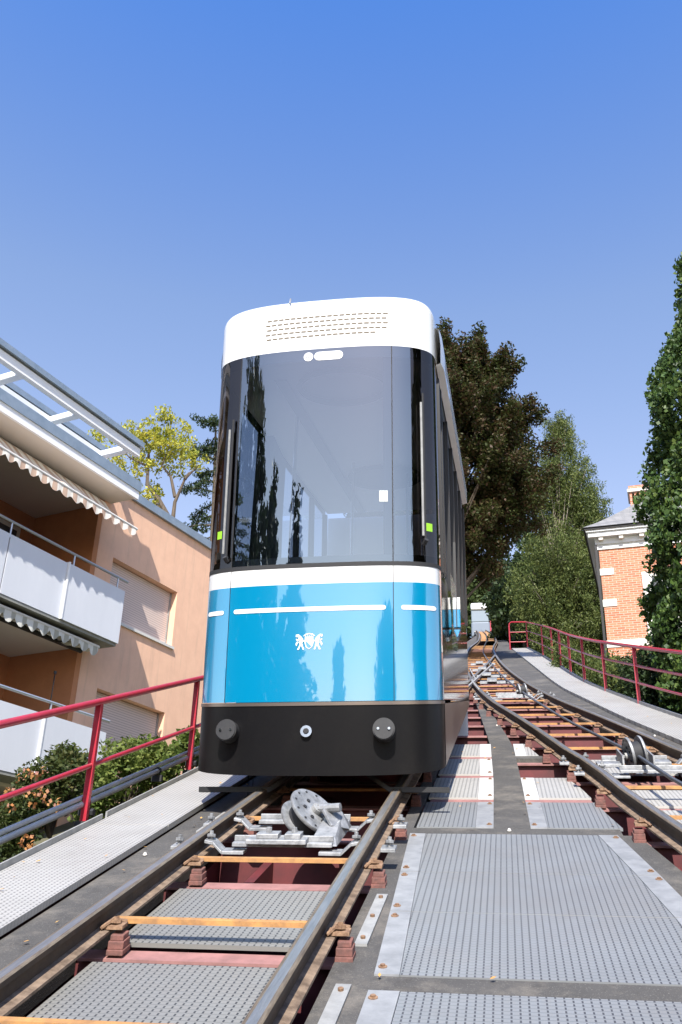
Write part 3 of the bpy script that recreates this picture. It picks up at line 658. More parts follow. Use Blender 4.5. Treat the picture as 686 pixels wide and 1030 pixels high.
    # stripes
    for xa, xb in ((-.79, .48), (.60, .865), (-1.06, -.885)):
        Zc = 3.90; g = MB(); up_, lo_ = [], []; hh0 = .018
        xs_l = [xa+hh0*(1-math.cos(q*math.pi/12)) for q in range(7)]+[xa+hh0+(xb-xa-2*hh0)*i/14 for i in range(1, 14)]+[xb-hh0*(1-math.cos(q*math.pi/12)) for q in range(6, -1, -1)]
        for x in xs_l:
            e = min(x-xa, xb-x); hh = hh0*math.sqrt(max(.0, 1-max(0, 1-e/hh0)**2))
            up_.append(PX(x, Zc+hh, .0035)); lo_.append(PX(x, Zc-hh, .0035))
        g.grid([lo_, up_]); g.build('stripe', M['stripe'], car, True)
    # crest: shield with crown held by two lions
    cr = MB(); CX, CZ = -.135, 3.625
    def poly(pts, mi=0, off=.004, sc=.0115):
        vs = [PX(CX+a*sc, CZ+b_*sc, off) for a, b_ in pts]; cr.add(vs, [tuple(range(len(vs)))], mi)
    poly([(-3, 3), (3, 3), (3.2, 0), (2.2, -3), (0, -4.6), (-2.2, -3), (-3.2, 0)])
    poly([(-2.3, 1.4), (1.9, -2.6), (0, -3.9), (-1.7, -2.6), (-2.4, -.2)], 1, .0055)
    for a in (-2.4, -1.2, 0, 1.2, 2.4): poly([(a-.5, 3.5), (a+.5, 3.5), (a*1.25, 5.6)])
    poly([(-3, 3.2), (3, 3.2), (3, 3.9), (-3, 3.9)])
    poly([(-4, 4.4), (-2.5, 5.5), (0, 6), (2.5, 5.5), (4, 4.4), (4, 5.0), (2.6, 6.2), (0, 6.7), (-2.6, 6.2), (-4, 5.0)])
    for s_ in (-1, 1):
        def pl_(pts): poly([(s_*a, b_) for a, b_ in (pts if s_ > 0 else reversed(pts))])
        pl_([(4.2, 2.6), (5.6, 4.4), (7.4, 4.2), (7.8, 2.6), (6.6, 1.8), (7.2, .2), (6.4, -1.6), (4.8, -.4), (4.4, 1.2)])
        pl_([(5.0, -.4), (6.6, -1.2), (8.4, -4.8), (7.2, -4.9), (6.2, -2.6)]); pl_([(4.4, -.6), (5.6, -1.6), (4.4, -4.9), (3.4, -4.6), (4.2, -2.6)])
        pl_([(5.6, 4.4), (7.6, 6.0), (9.4, 5.8), (9.6, 4.4), (8.2, 3.8), (8.6, 4.6), (7.8, 4.8), (7.0, 3.9)])
        pl_([(7.4, 1.8), (9.2, 3.0), (9.4, 2.2), (7.8, .8)]); pl_([(3.0, 1.6), (4.6, 1.8), (4.6, 1.0), (3.0, .8)])
        pl_([(7.2, .2), (8.8, .8), (9.6, -.8), (9.0, -2.4), (8.4, -1.2), (8.2, -.2)])
    cr.build('crest', [M['stripe'], M['blue']], car)
    # round badge and pill badge with small lettering
    g = MB(); vs = [PX(-.20+.043*math.cos(q), 6.195+.043*math.sin(q), .004) for q in [2*math.pi*i/20 for i in range(20)]]; g.add(vs, [tuple(range(20))])
    x0, x1 = -.105, .07; vs = [PX(x1+.042*math.cos(q), 6.195+.042*math.sin(q), .004) for q in [-math.pi/2+math.pi*i/8 for i in range(9)]]+[PX(x0+.042*math.cos(q), 6.195+.042*math.sin(q), .004) for q in [math.pi/2+math.pi*i/8 for i in range(9)]]
    g.add(vs, [tuple(range(18))]); bdg = g.build('badge', M['stripe'], car)
    g = MB(); rnd = random.Random(5); xx = -.10
    while xx < .075:
        wd = rnd.uniform(.006, .012); hh = rnd.choice((.012, .016, .010)); g.grid([[PX(xx, 6.188, .0055), PX(xx+wd, 6.188, .0055)], [PX(xx, 6.188+hh, .0055), PX(xx+wd, 6.188+hh, .0055)]]); xx += wd+.007
    for a in (-.225, -.207, -.188): g.grid([[PX(a, 6.184, .0055), PX(a+.012, 6.184, .0055)], [PX(a, 6.2, .0055), PX(a+.012, 6.2, .0055)]])
    g.build('lettering', M['interior_grey'], bdg)
    # stickers
    for xa, xb, za, zb, mt in ((-1.0, -.95, 4.555, 4.625, 'green'), (.80, .85, 4.56, 4.63, 'green'), (.43, .50, 4.80, 4.90, 'greysticker')):
        g = MB(); g.grid([[PX(xa+(xb-xa)*i/3, za, .003) for i in range(4)], [PX(xa+(xb-xa)*i/3, zb, .003) for i in range(4)]]); g.build('sticker', M[mt], car)
    # wipers
    for x, za, zb in ((-.90, 4.40, 5.55), (.765, 4.50, 5.72)):
        g = MB(); g.tube([PX(x, Z, .035) for Z in lv(za, zb, 4)], .011, 8); wp = g.build('wiper', M['galvdull'], car, True)
        g = MB(); g.tube([PX(x+.022, Z, .02) for Z in lv(za-.05, zb+.1, 4)], .010, 6); g.tube([PX(x+.02, za-.06, .0), PX(x+.02, za-.03, .04)], .02, 10); g.build('wiper_blade', M['rubber'], wp, True)
    # buffers and centre lamp
    for x in (-.775, .47):
        g = MB(); a = PX(x, 2.925, -.02); nn = (PX(x, 2.925, .1)-PX(x, 2.925)).normalized(); nn = Vector((nn.x*.25, -1, 0)).normalized()
        g.disc(a+nn*.05, nn, .085, .13, 32); g.disc(a+nn*.119, nn, .078, .012, 32); bf = g.build('buffer', M['buffer'], car, True)
        g = MB()
        for dx in (-.042, .042): g.disc(a+nn*.128+Vector((dx, 0, 0)), nn, .010, .01, 10)
        g.build('bolt', M['chrome'], bf)
    a = PX(-.14, 2.93, 0); g = MB(); g.disc(a+Vector((0, -.006, 0)), (0, -1, 0), .045, .03, 24); lp = g.build('lamp', M['chrome'], car, True)
    g = MB(); g.disc(a+Vector((0, -.022, 0)), (0, -1, 0), .028, .012, 20, r2=.018); g.build('lens', M['rubber'], lp, True)
    # rail guards (obstacle bars) under the skirt
    g = MB()
    def bar(pts, hgt, th):
        for p_, q_ in zip(pts, pts[1:]):
            d = (q_-p_).normalized(); n__ = Vector((0, th/2, 0)); u__ = Vector((0, 0, hgt/2))
            g.hexa([p_-n__-u__, q_-n__-u__, q_+n__-u__, p_+n__-u__, p_-n__+u__, q_-n__+u__, q_+n__+u__, p_+n__+u__])
    for s_ in (-1, 1):
        y = 7.5; z = K*y-.01
        bar([Vector((s_*1.0-.06, y, z)), Vector((s_*.48, y, z)), Vector((s_*.30, y, z+.12))], .04, .03)
        bar([Vector((s_*.62, y, z)), Vector((s_*.62, y, z+.2))], .02, .02)
        bar([Vector((s_*.66, y, z)), Vector((s_*.66, y, z+.2))], .2, .02)
        g.build('rail_guard', M['blackframe'], car); g = MB()
    # wheels and under frame
    for y in (8.6, 9.5, 11.7, 12.5):
        g = MB()
        for s_ in (-1, 1): g.disc(S(s_*.535, y, .17), (1, 0, 0), .17, .09, 24); 
        g.tube([S(-.5, y, .17), S(.5, y, .17)], .05, 10); g.build('wheel_set', M['rubber'], car)
    g = MB(); g.sbox(-.42, -.3, 7.9, 12.6, .05, .3); g.sbox(.3, .42, 7.9, 12.6, .05, .3); g.build('under_frame', M['rubber'], car)
    # sides
    for s_ in (1, -1):
        sp_ = lambda b0, b1, n=6: [(s_*W, b0+(b1-b0)*i/n) for i in range(n+1)]
        band(sp_(B, 1.35), lv(3.16, 4.11, 3)).build('side_panel', M['sidemirror'], car, True)
        band(sp_(1.0, 1.9), lv(3.62, 4.11, 3), .05).build('side_panel', M['blue'], car, True)
        band(sp_(1.0, 1.9), lv(4.11, 4.32, 2), .05).build('white_band', M['white'], car, True)
        band(sp_(1.35, L), lv(3.14, 4.11, 3)).build('side_panel', M['sidemirror'], car, True)
        band(sp_(B, L), lv(4.11, 4.27, 2), -.002).build('side_panel', M['sidemirror'], car, True)
        for a, b_ in ((.95, 1.75), (1.85, 2.65), (2.75, 3.55), (3.65, 4.45), (4.55, 5.4)):
            band(sp_(a, b_), lv(4.27, 6.12, 4), -.02).build('side_window', M['sideglass'], car, True)
        for b_ in (.62, .9, 1.8, 2.7, 3.6, 4.5, 5.43):
            g = MB(); g.hexa([P(s_*W, b_-.035, 4.26, -.05), P(s_*W, b_+.035, 4.26, -.05), P(s_*W, b_+.035, 4.26, .018), P(s_*W, b_-.035, 4.26, .018), P(s_*W, b_-.035, 6.15, -.05), P(s_*W, b_+.035, 6.15, -.05), P(s_*W, b_+.035, 6.15, .018), P(s_*W, b_-.035, 6.15, .018)]); g.build('window_post', M['blackframe'], car)
        band(sp_(B, L), lv(6.12, 6.30, 2), -.01).build('door_rail', M['blackframe'], car, True)
        # projecting roof edge along the side
        g = MB(); g.grid([[P(s_*W, b_, Z, o_*min(1, max(.0, (b_-.30)/.35))**.6) for b_ in (.48, .50, .54, .60, .68, .8, 1.5, 3, 4.4, L)] for Z, o_ in ((6.24, .0), (6.26, .065), (6.45, .07), (6.62, .05), (6.64, -.02))]); g.build('roof_edge', M['white'], car, True)
    xa_, xb_ = .9, at(463, 620, 9).x; z0_, z1_, z2_ = at(456, 641, 9).z, at(456, 613, 9).z, at(456, 601, 9).z
    g = MB(); g.box(xa_, xb_, 9.0, 9.14, z0_+.10, z1_); g.hexa([Vector(v) for v in ((xa_+.03, 9.0, z0_), (xb_-.03, 9.0, z0_), (xb_-.03, 9.14, z0_), (xa_+.03, 9.14, z0_), (xa_, 9.0, z0_+.08), (xb_, 9.0, z0_+.08), (xb_, 9.14, z0_+.08), (xa_, 9.14, z0_+.08))]); eb = g.build('end_box', M['blue'], car, bevel=.008)
    g = MB(); g.box(xa_, xb_, 9.0, 9.14, z1_+.002, z2_); g.build('top_band', M['white'], eb); g = MB(); g.box(xa_+.01, xb_-.01, 9.01, 9.13, z0_+.08, z0_+.10); g.box((xa_+xb_)/2-.012, (xa_+xb_)/2+.012, 8.99, 9.0, z0_+.1, z2_+.6); g.build('door_edge', M['blackframe'], eb)
    for s_ in (1, -1): band([(s_*W, B+(.95-B)*i/3) for i in range(4)], lv(4.27, 6.2, 3), -.03).build('corner_pillar', M['interior_dark'], car, True)
    band([(W*(1-2*i/4), L) for i in range(5)], lv(3.14, 4.3, 2)).build('rear_panel', M['blue'], car)
    # interior
    it = [p_ for p_ in FULL]
    g = MB(); cl_ = [P(x, b_, 6.19, -.04) for x, b_ in it]; g.add(cl_, [tuple(range(len(cl_)-1, -1, -1))]); g.build('ceiling', M['interior'], car)
    g = MB(); fl_ = [P(x, b_, 3.2, -.04) for x, b_ in it]; g.add(fl_, [tuple(range(len(fl_)))]); g.build('floor', M['interior_grey'], car)
    def ceilp(x, y, d=.015): return Vector((x, y, 6.19+.191*(y-6.88)-d))
    for yc, rr, fill in ((7.55, .42, 0), (10.6, .45, 1)):
        g = MB(); g.tube([ceilp(rr*math.cos(q), yc+rr*math.sin(q), .03) for q in [2*math.pi*i/40 for i in range(41)]], .028, 6)
        if fill: g.add([ceilp(rr*math.cos(q), yc+rr*math.sin(q), .02) for q in [2*math.pi*i/40 for i in range(40)]], [tuple(range(39, -1, -1))])
        g.build('ceiling_ring', M['interior_dark' if fill else 'interior_grey'], car, True)
    g = MB()
    g.grid([[ceilp(-.62, 7.3), ceilp(-.50, 7.3)], [ceilp(-.62, 12.3), ceilp(-.50, 12.3)]]); g.build('ceiling_strip', M['interior_grey'], car)
    g = MB()
    g.box(-1.10, .88, 12.55, 12.6, 4.0, 7.25); g.build('rear_wall', M['interior'], car)
    g = MB(); g.grid([[P(x, b_, Z, -.05) for x, b_ in front] for Z in lv(3.2, 4.28, 2)]); g.build('inner_panel', M['interior'], car, True)
    g = MB(); g.tube([Vector((x, 7.55, 4.45)) for x in (-.75, -.3, .2, .5)], .018, 8); 
    for x, y in ((-.62, 8.3), (.62, 8.9), (-.3, 10), (.3, 10.5), (0, 11.6)): g.tube([Vector((x, y, 3.2+.23*(y-7.2))), ceilp(x, y, 0)], .018, 8)
    g.build('hand_pole', M['chrome'], car, True)
    for s_ in (-1, 1):
        g = MB()
        for y in (9.2, 10.4, 11.6):
            z = 3.25+.25*(y-7.2); g.box(s_*.62-.24, s_*.62+.24, y, y+.45, z+.35, z+.45); g.box(s_*.62-.24, s_*.62+.24, y+.42, y+.48, z+.4, z+1.0)
        g.build('seat_row', M['interior_dark'], car, bevel=.03)
    g = MB(); g.box(-.86, -.70, 7.72, 8.25, 3.3, 5.9); g.build('control_cabinet', M['interior_dark'], car)
    g = MB(); g.box(-.62, .3, 7.45, 7.75, 4.22, 4.36); 
    for x in (-.35, -.2, -.05): g.box(x, x+.07, 7.42, 7.5, 4.37, 4.44)
    g.build('driver_console', M['interior_grey'], car, bevel=.01)
    return car
car = make_car(S(0, 7.24, 0), 'large white, blue and black funicular car standing on the left track', None)

# far car, seen small at the top of the line
fc = thing('funicular_car', Vector((-1.1, 100, K*100-.3)), 'small distant grey fronted funicular car with white roof at the top of the line', 'funicular car')
g = MB(); g.box(-2.13, -.10, 100, 106, 33.2, 34.9); g.build('lower_front', plain('far_car_front', (.16, .19, .23), .3, 0, coat=.4), fc, bevel=.15)
g = MB(); g.box(-2.1, -.13, 100.1, 106, 34.9, 36.3); g.build('windscreen', plain('far_glass', (.20, .24, .27), .08, 0, spec=.9), fc, bevel=.1)
g = MB(); g.box(-2.15, -.08, 99.9, 106, 36.3, 37.1); g.build('roof', M['white'], fc, bevel=.2)
g = MB(); g.box(-.10, .02, 100.1, 106, 33.1, 35.4); g.build('red_side', M['redpaint'], fc)
g = MB(); g.box(-1.9, -.4, 99.6, 100, 32.9, 33.3); g.build('rail_guard', M['blackframe'], fc)
g = MB(); g.tube([Vector((-.35, 101, 37)), Vector((-.35, 101, 38.3))], .05, 6); g.build('antenna', M['galv'], fc)
for x in (-1.7, -.5):
    g = MB(); g.disc(Vector((x, 99.98, 33.7)), (0, 1, 0), .12, .1, 12); g.build('headlight', M['stone'], fc)

# ------------------------------------------------------------------ apartment house on the left
HA = R(16.95); hn = Vector((math.cos(HA), -math.sin(HA), 0)); hu = Vector((math.sin(HA), math.cos(HA), 0))
def HB(o_, u_, w_): return CAM+hn*(-12.87+o_)+hu*u_+Vector((0, 0, w_))
hs = thing('apartment_house', HB(-2, 14, -2.5), 'peach rendered apartment house with white balconies left of the track', 'apartment house')
def hbox(name, o0, o1, u0, u1, w0, w1, mat, bevel=0, parent=hs):
    g = MB(); g.box(o0, o1, u0, u1, w0, w1, 0, lambda a, b_, c_: HB(a, b_, c_)); return g.build(name, mat, parent, bevel=bevel)
# walls: a wall sheet with window openings, 0.3 thick
def wall(u0, u1, w0, w1, holes, th=.3):
    g = MB(); us = sorted({u0, u1}|{h_[0] for h_ in holes}|{h_[1] for h_ in holes}); ws = sorted({w0, w1}|{h_[2] for h_ in holes}|{h_[3] for h_ in holes})
    for a, b_ in zip(us, us[1:]):
        for c_, d in zip(ws, ws[1:]):
            if any(h_[0] <= a and b_ <= h_[1] and h_[2] <= c_ and d <= h_[3] for h_ in holes): continue
            g.add([HB(0, a, c_), HB(0, b_, c_), HB(0, b_, d), HB(0, a, d)], [(0, 1, 2, 3)])
    for a, b_, c_, d in holes:
        for q in ([(a, c_), (a, d)], [(a, d), (b_, d)], [(b_, d), (b_, c_)], [(b_, c_), (a, c_)]):
            (p1, q1), (p2, q2) = q; g.add([HB(0, p1, q1), HB(0, p2, q2), HB(-th, p2, q2), HB(-th, p1, q1)], [(0, 1, 2, 3)])
    return g
W1 = (14.36, 16.68, 6.20, 7.52); W2 = (14.43, 16.70, 3.30, 4.71); W3 = (14.4, 16.7, .5, 1.9)
wall(13.86, 24, -6, 9.10, [W1, W2, W3], .26).build('wall', M['stucco'], hs)
hbox('wall', -9, -.27, 13.87, 23.9, -6, 9.08, M['stucco'])
for a, b_, c_, d in (W1, W2, W3):
    hbox('roller_shutter', -.20, -.17, a+.02, b_-.02, c_, d-.02, M['shutter']); hbox('window_sill', -.2, .05, a-.04, b_+.04, c_-.05, c_+.01, M['doorframe'])
    hbox('shutter_rail', -.19, -.15, b_-.05, b_-.002, c_+.01, d-.02, M['galvdull'])
hbox('coping', -.45, .06, 13.7, 24.05, 9.10, 9.22, M['zinc'])
hbox('coping_rim', -.02, .075, 13.75, 24.06, 9.02, 9.10, M['zinc'])
# loggias
for fl in (0, 1, 2):
    dz = -2.86*fl
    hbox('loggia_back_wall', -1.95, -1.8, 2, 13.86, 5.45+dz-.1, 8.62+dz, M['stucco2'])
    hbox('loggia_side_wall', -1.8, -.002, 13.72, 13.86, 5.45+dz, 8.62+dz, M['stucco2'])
    hbox('loggia_slab', -1.8, .60, 2, 13.9 if fl else 13.9, 5.47+dz, 5.60+dz, M['slab'])
    hbox('loggia_ceiling', -1.8, -.01, 2, 13.71, 8.48+dz if fl == 0 else 8.20+dz, 8.62+dz if fl == 0 else 8.3+dz, M['soffit'])
    df = hbox('balcony_door', -1.79, -1.72, 11.3, 13.3, 5.65+dz, 8.05+dz, M['doorframe']); hbox('door_glass', -1.715, -1.71, 11.4, 12.25, 5.75+dz, 7.95+dz, M['houseglass'] if 0 else M['interior_dark'], parent=df); hbox('door_glass', -1.715, -1.71, 12.35, 13.2, 5.75+dz, 7.95+dz, M['interior_dark'], parent=df)
    # balcony front
    if fl < 2:
        for a, b_ in ((6.0, 9.38), (9.4, 10.93), (10.96, 12.42), (12.47, 14.10)):
            hbox('balcony_panel', .60+(.03 if a == 12.47 else 0), .64+(.03 if a == 12.47 else 0), a, b_, 5.46+dz, 6.56+dz, M['panel'])
        hbox('balcony_end_panel', -.0, .62, 14.06, 14.10, 5.46+dz, 6.56+dz, M['panel'])
        hbox('panel_edge', .595, .685, 12.43, 12.465, 5.46+dz, 6.585+dz, M['whitewood'])
        hbox('balcony_bottom', -.0, .63, 6, 14.08, 5.40+dz, 5.455+dz, M['slab'])
        g = MB(); g.tube([HB(.62, 6, 6.80+dz), HB(.62, 14.2, 6.80+dz)], .028, 8)
        for u_ in (7.9, 9.4, 10.95, 12.6, 13.9): g.tube([HB(.62, u_, 6.5+dz), HB(.62, u_, 6.80+dz)], .018, 6)
        g.build('handrail', M['steelrail'], hs, True)
# eave
hbox('eave', -2, .66, 2, 14.05, 8.64, 8.78, M['soffit']); hbox('fascia', .661, .715, 2, 14.08, 8.62, 8.80, M['whitewood']); hbox('fascia_trim', .66, .74, 2, 14.1, 8.80, 9.02, M['zinc'])
hbox('roof_slab', -9, .659, 2, 13.69, 8.79, 9.0, M['zinc']); hbox('attic_wall', -6, -.5, 2, 13.6, 9.0, 9.62, M['soffit'])
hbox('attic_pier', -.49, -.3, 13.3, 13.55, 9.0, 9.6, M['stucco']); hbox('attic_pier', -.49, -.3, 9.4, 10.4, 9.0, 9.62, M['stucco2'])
# pergola on the roof
hbox('pergola_beam', .60, .72, 2, 13.93, 9.58, 9.76, M['whitewood']); hbox('pergola_cap', .58, .78, 2, 13.97, 9.80, 9.92, M['zinc']); hbox('pergola_cap', .62, .70, 2, 13.93, 9.76, 9.80, M['slab'])
hbox('pergola_beam', -.30, -.18, 2, 13.93, 9.60, 9.80, M['whitewood']); hbox('pergola_cap', -.36, -.17, 2, 13.95, 9.83, 9.96, M['zinc']); hbox('pergola_cap', -.30, -.20, 2, 13.93, 9.80, 9.83, M['slab'])
for u_ in (7.3, 8.88, 10.46, 12.04, 13.62): hbox('pergola_crossbar', -.18, .60, u_, u_+.16, 9.62, 9.76, M['whitewood'], .02)
# awnings
def awning(label, ub, ue, back, frontp, mat, val, group):
    o = thing('awning', HB(back[0], ub, back[1]), label, 'awning', group)
    g = MB(); n = int((ue-ub)/.05); rows = []
    for j in range(9):
        tt = j/8; row = []
        for i in range(n+1):
            u_ = ub+(ue-ub)*i/n; sag = -.10*math.sin(math.pi*tt)+(.02*math.sin(u_*9)+.03*math.sin(u_*3.1+tt*4)+.015*math.sin(u_*17-tt*6))*math.sin(math.pi*tt)
            row.append(HB(back[0]+(frontp[0]-back[0])*tt, u_, back[1]+(frontp[1]-back[1])*tt+sag))
        rows.append(row)
    g.grid(rows); g.build('cloth', mat, o, True)
    g = MB(); top, bot = [], []
    for i in range(n+1):
        u_ = ub+(ue-ub)*i/n; top.append(HB(frontp[0]+.015, u_, frontp[1])); bot.append(HB(frontp[0]+.02+.012*math.sin(u_*25), u_, frontp[1]-val[0]-.02*math.sin(u_*2.3)-val[1]*abs(math.sin(u_*math.pi/.28+.25*math.sin(u_*1.9)))))
    g.grid([bot, top]); g.build('valance', mat, o, True)
    g = MB(); g.tube([HB(frontp[0], ub, frontp[1]), HB(frontp[0], ue+.03, frontp[1])], .03, 8); g.build('front_bar', M['doorframe'], o, True)
    g = MB(); g.tube([HB(back[0], ub+.2, back[1]-.1), HB(back[0], ue, back[1]-.1)], .05, 8)
    for u_ in (ue-.4, ue-2.6): g.tube([HB(back[0], u_, back[1]-.12), HB((back[0]+frontp[0])/2, u_-.5, (back[1]+frontp[1])/2-.16), HB(frontp[0], u_, frontp[1])], .022, 6)
    g.build('folding_arm', M['blackframe'], o)
awning('striped cream awning with scalloped edge sagging out under the roof eave', 5, 13.7, (.15, 8.50), (1.08, 7.72), M['awning'], (.10, .10), 'awnings of the apartment house')
awning('grey striped awning edge hanging below the upper white balcony', 5, 13.7, (.1, 5.36), (.52, 5.30), M['awning2'], (.08, .14), 'awnings of the apartment house')
g = MB(); g.tube([HB(.3, 12.9, 2.75), HB(.3, 12.9, 4.6)], .012, 6); g.disc(HB(.3, 12.9, 4.6), (0, 0, 1), .03, .05, 8)
tag(g.build('pole', M['blackframe'], None), 'thin dark pole standing behind the lower white balcony', 'pole')

# ------------------------------------------------------------------ brick house on the right
bh = thing('brick_house', Vector((7, 38, 9)), 'orange brick house with white stone bands and slate roof right of the track', 'brick house')
ba = R(-8.5); bu = Vector((math.cos(ba), math.sin(ba), 0)); bv = Vector((-math.sin(ba), math.cos(ba), 0)); bo = Vector((5.28, 36, 0))
def BH(u_, v_, z): return bo+bu*u_+bv*v_+Vector((0, 0, z))
def bbox(name, u0, u1, v0, v1, z0, z1, mat, parent=bh, bevel=0):
    g = MB(); g.box(u0, u1, v0, v1, z0, z1, 0, BH); return g.build(name, mat, parent, bevel=bevel)
bbox('wall', 0, 8, 0, 9, 6, 16.35, M['brick'])
for z, w_ in ((15.35, .5), (14.05, .5), (12.4, 8), (10.95, .42), (9.6, .5), (8.2, 8)):
    bbox('stone_band', -.03, w_, -.03, (w_ if w_ < 2 else 9), z-.14, z+.14, M['stone'])
bbox('stone_band', -.05, 8.05, -.05, 9.05, 16.3, 16.55, M['cornice'])
bbox('cornice', -.35, 8.35, -.35, 9.35, 16.75, 16.95, M['cornice']); bbox('cornice', -.42, 8.42, -.42, 9.42, 16.95, 17.03, M['cornice']); bbox('gutter', -.47, 8.47, -.47, 9.47, 17.03, 17.12, M['rubber'])
bbox('cornice', -.12, 8.12, -.12, 9.12, 16.5, 16.75, M['cornice'])
for i in range(10): bbox('corbel', .05+i*.78, .21+i*.78, -.30, -.12, 16.62, 16.75, M['stone'])
wn = bbox('window_surround', 1.52, 1.80, -.06, .02, 12.55, 15.2, M['stone']); bbox('window_surround', 2.7, 2.98, -.06, .02, 12.55, 15.2, M['stone'])
bbox('window_sill', 1.45, 3.05, -.12, .02, 12.42, 12.56, M['stone']); wf = bbox('window', 1.8, 2.7, -.02, .02, 12.56, 15.1, M['doorframe']); bbox('pane', 1.87, 2.23, -.03, -.02, 12.7, 15.0, M['interior_dark'], wf); bbox('pane', 2.28, 2.63, -.03, -.02, 12.7, 15.0, M['interior_dark'], wf)
bbox('drainpipe', -.14, -.05, -.10, -.02, 7, 16.6, M['blackframe'])
g = MB(); rows = []
for tt in [i/8 for i in range(9)]:
    ins = 4.4*tt; z = 17.12+4.1*(tt**1.12); rows.append([BH(-.52+ins, -.52+ins, z), BH(8.52-ins, -.52+ins, z), BH(8.52-ins, 9.52-ins, z), BH(-.52+ins, 9.52-ins, z)])
g.grid(rows, 0, True); g.build('roof', M['slate'], bh)
ch = bbox('chimney', 1.40, 2.30, 2.2, 3.3, 17.3, 19.35, M['brick']); 
bbox('chimney_band', 1.35, 2.35, 2.15, 3.35, 18.9, 19.05, M['stone'], ch)
for i in range(5): bbox('chimney_pier', 1.40+.2*i, 1.50+.2*i, 2.2, 3.3, 19.35, 19.75, M['brick'], ch)
bbox('chimney_flue', 1.44, 2.26, 2.5, 3.0, 19.35, 19.75, M['rubber'], ch)
bbox('chimney_cap', 1.32, 2.38, 2.12, 3.38, 19.75, 19.88, M['stone'], ch); bbox('chimney_cap', 1.38, 2.32, 2.18, 3.32, 19.88, 20.05, M['brick'], ch)

# ------------------------------------------------------------------ trees and plants
def leaves_mesh(name, cents, nrm_out, ls, per, spread, mat, parent, seed=0, droop=0., up_bias=.3, asp=.55, centre=None):
    rg = np.random.default_rng(seed); C_ = np.array(cents, float); n = len(C_)*per
    c = np.repeat(C_, per, 0); sp_ = np.array(spread if hasattr(spread, '__len__') else (spread,)*3)
    d = rg.normal(size=(n, 3)); d /= np.linalg.norm(d, axis=1)[:, None]; rad = rg.random(n)**.45
    p = c+d*rad[:, None]*sp_
    if droop: p[:, 2] -= droop*rg.random(n)**2
    nv = rg.normal(size=(n, 3)); nv[:, 2] += up_bias*2
    if centre is not None and nrm_out: nv += (p-np.array(centre))/np.linalg.norm(p-np.array(centre), axis=1)[:, None]*nrm_out
    nv /= np.linalg.norm(nv, axis=1)[:, None]
    a = np.cross(nv, rg.normal(size=(n, 3))); a /= np.linalg.norm(a, axis=1)[:, None]; 
    if droop: a[:, 2] -= .8; a /= np.linalg.norm(a, axis=1)[:, None]
    b_ = np.cross(nv, a); s_ = ls*(.6+.8*rg.random(n))[:, None]
    fold = nv*s_*.18
    V = np.stack([p-a*s_, p-b_*s_*asp+fold, p+a*s_, p+b_*s_*asp+fold], 1).reshape(-1, 3)-np.array(parent_loc(parent))
    me = bpy.data.meshes.new(name); me.vertices.add(4*n); me.vertices.foreach_set('co', V.ravel().astype(np.float32))
    me.loops.add(4*n); me.loops.foreach_set('vertex_index', np.arange(4*n, dtype=np.int32))
    me.polygons.add(n); me.polygons.foreach_set('loop_start', np.arange(0, 4*n, 4, dtype=np.int32))
    me.update(calc_edges=True); me.validate(); me.materials.append(mat)
    o = bpy.data.objects.new(name, me); COL.objects.link(o); o.parent = parent; return o
def tree(name, label, cat, base, lobes, mat, bark='bark', ls=.1, per=60, ncl=300, spread=.45, group=None, droop=0., seed=1, trunk_r=.3, limbs=True, surf=.5, up_bias=.3, shoots=0, asp=.55):
    base = Vector(base); o = thing(name, base, label, cat, group); rg = random.Random(seed)
    top = max(lobes, key=lambda l: l[0][2]+l[1][2]); tp = Vector(top[0])+Vector((0, 0, top[1][2]*.6))
    g = MB(); mid = base.lerp(tp, .5)+Vector((rg.uniform(-.3, .3), rg.uniform(-.3, .3), 0))
    g.tube([base-Vector((0, 0, .5)), base.lerp(mid, .5), mid, mid.lerp(tp, .6), tp], [trunk_r*1.2, trunk_r, trunk_r*.7, trunk_r*.4, trunk_r*.1], 9)
    g.build('trunk', M[bark], o, True)
    cents = []; vol = [l[1][0]*l[1][1]*l[1][2] for l in lobes]; tot = sum(v**.67 for v in vol)
    lb = MB()
    for (c, r_), v in zip(lobes, vol):
        c = Vector(c); k_ = max(4, int(ncl*(v**.67)/tot))
        for i in range(k_):
            while True:
                d = Vector((rg.gauss(0, 1), rg.gauss(0, 1), rg.gauss(0, 1)))
                if d.length > .1: break
            d.normalize(); q = surf+(1-surf)*rg.random(); q *= 1+.14*math.sin(d.x*5+seed)*math.sin(d.z*4+1.3*seed)+rg.uniform(-.06, .08)
            pnt = c+Vector((d.x*r_[0]*q, d.y*r_[1]*q, d.z*r_[2]*q)); cents.append(tuple(pnt))
            if shoots and rg.random() < shoots:
                d2 = (d+Vector((0, 0, .5))).normalized(); L_ = rg.uniform(.5, 1.3)*(spread[0] if isinstance(spread, tuple) else spread)*2.2
                for t_ in (.5, .8, 1.05, 1.3): cents.append(tuple(pnt+d2*L_*t_*.8))
            if limbs and i % 7 == 0:
                zz = min(max((pnt.z-base.z)*.55+base.z, base.z+.5), tp.z); f_ = (zz-base.z)/(tp.z-base.z); st = base.lerp(tp, f_)
                lb.tube([st, st.lerp(pnt, .5)+Vector((0, 0, .1*r_[2]*.3)), pnt], [trunk_r*.2, trunk_r*.11, trunk_r*.04], 6)
    if limbs and lb.v: lb.build('limb', M[bark], o, True)
    leaves_mesh('crown', cents, 0, ls, per, spread, mat, o, seed, droop, up_bias, asp)
    return o
def L_(px, py, Y, rx, rz, ry=None):      # lobe centred on a pixel at a distance, radii in metres
    return (tuple(at(px, py, Y)), (rx, ry or rx, rz))
def gz(p, extra=0): return Vector((p[0], p[1], ter(p[0], p[1])+extra))
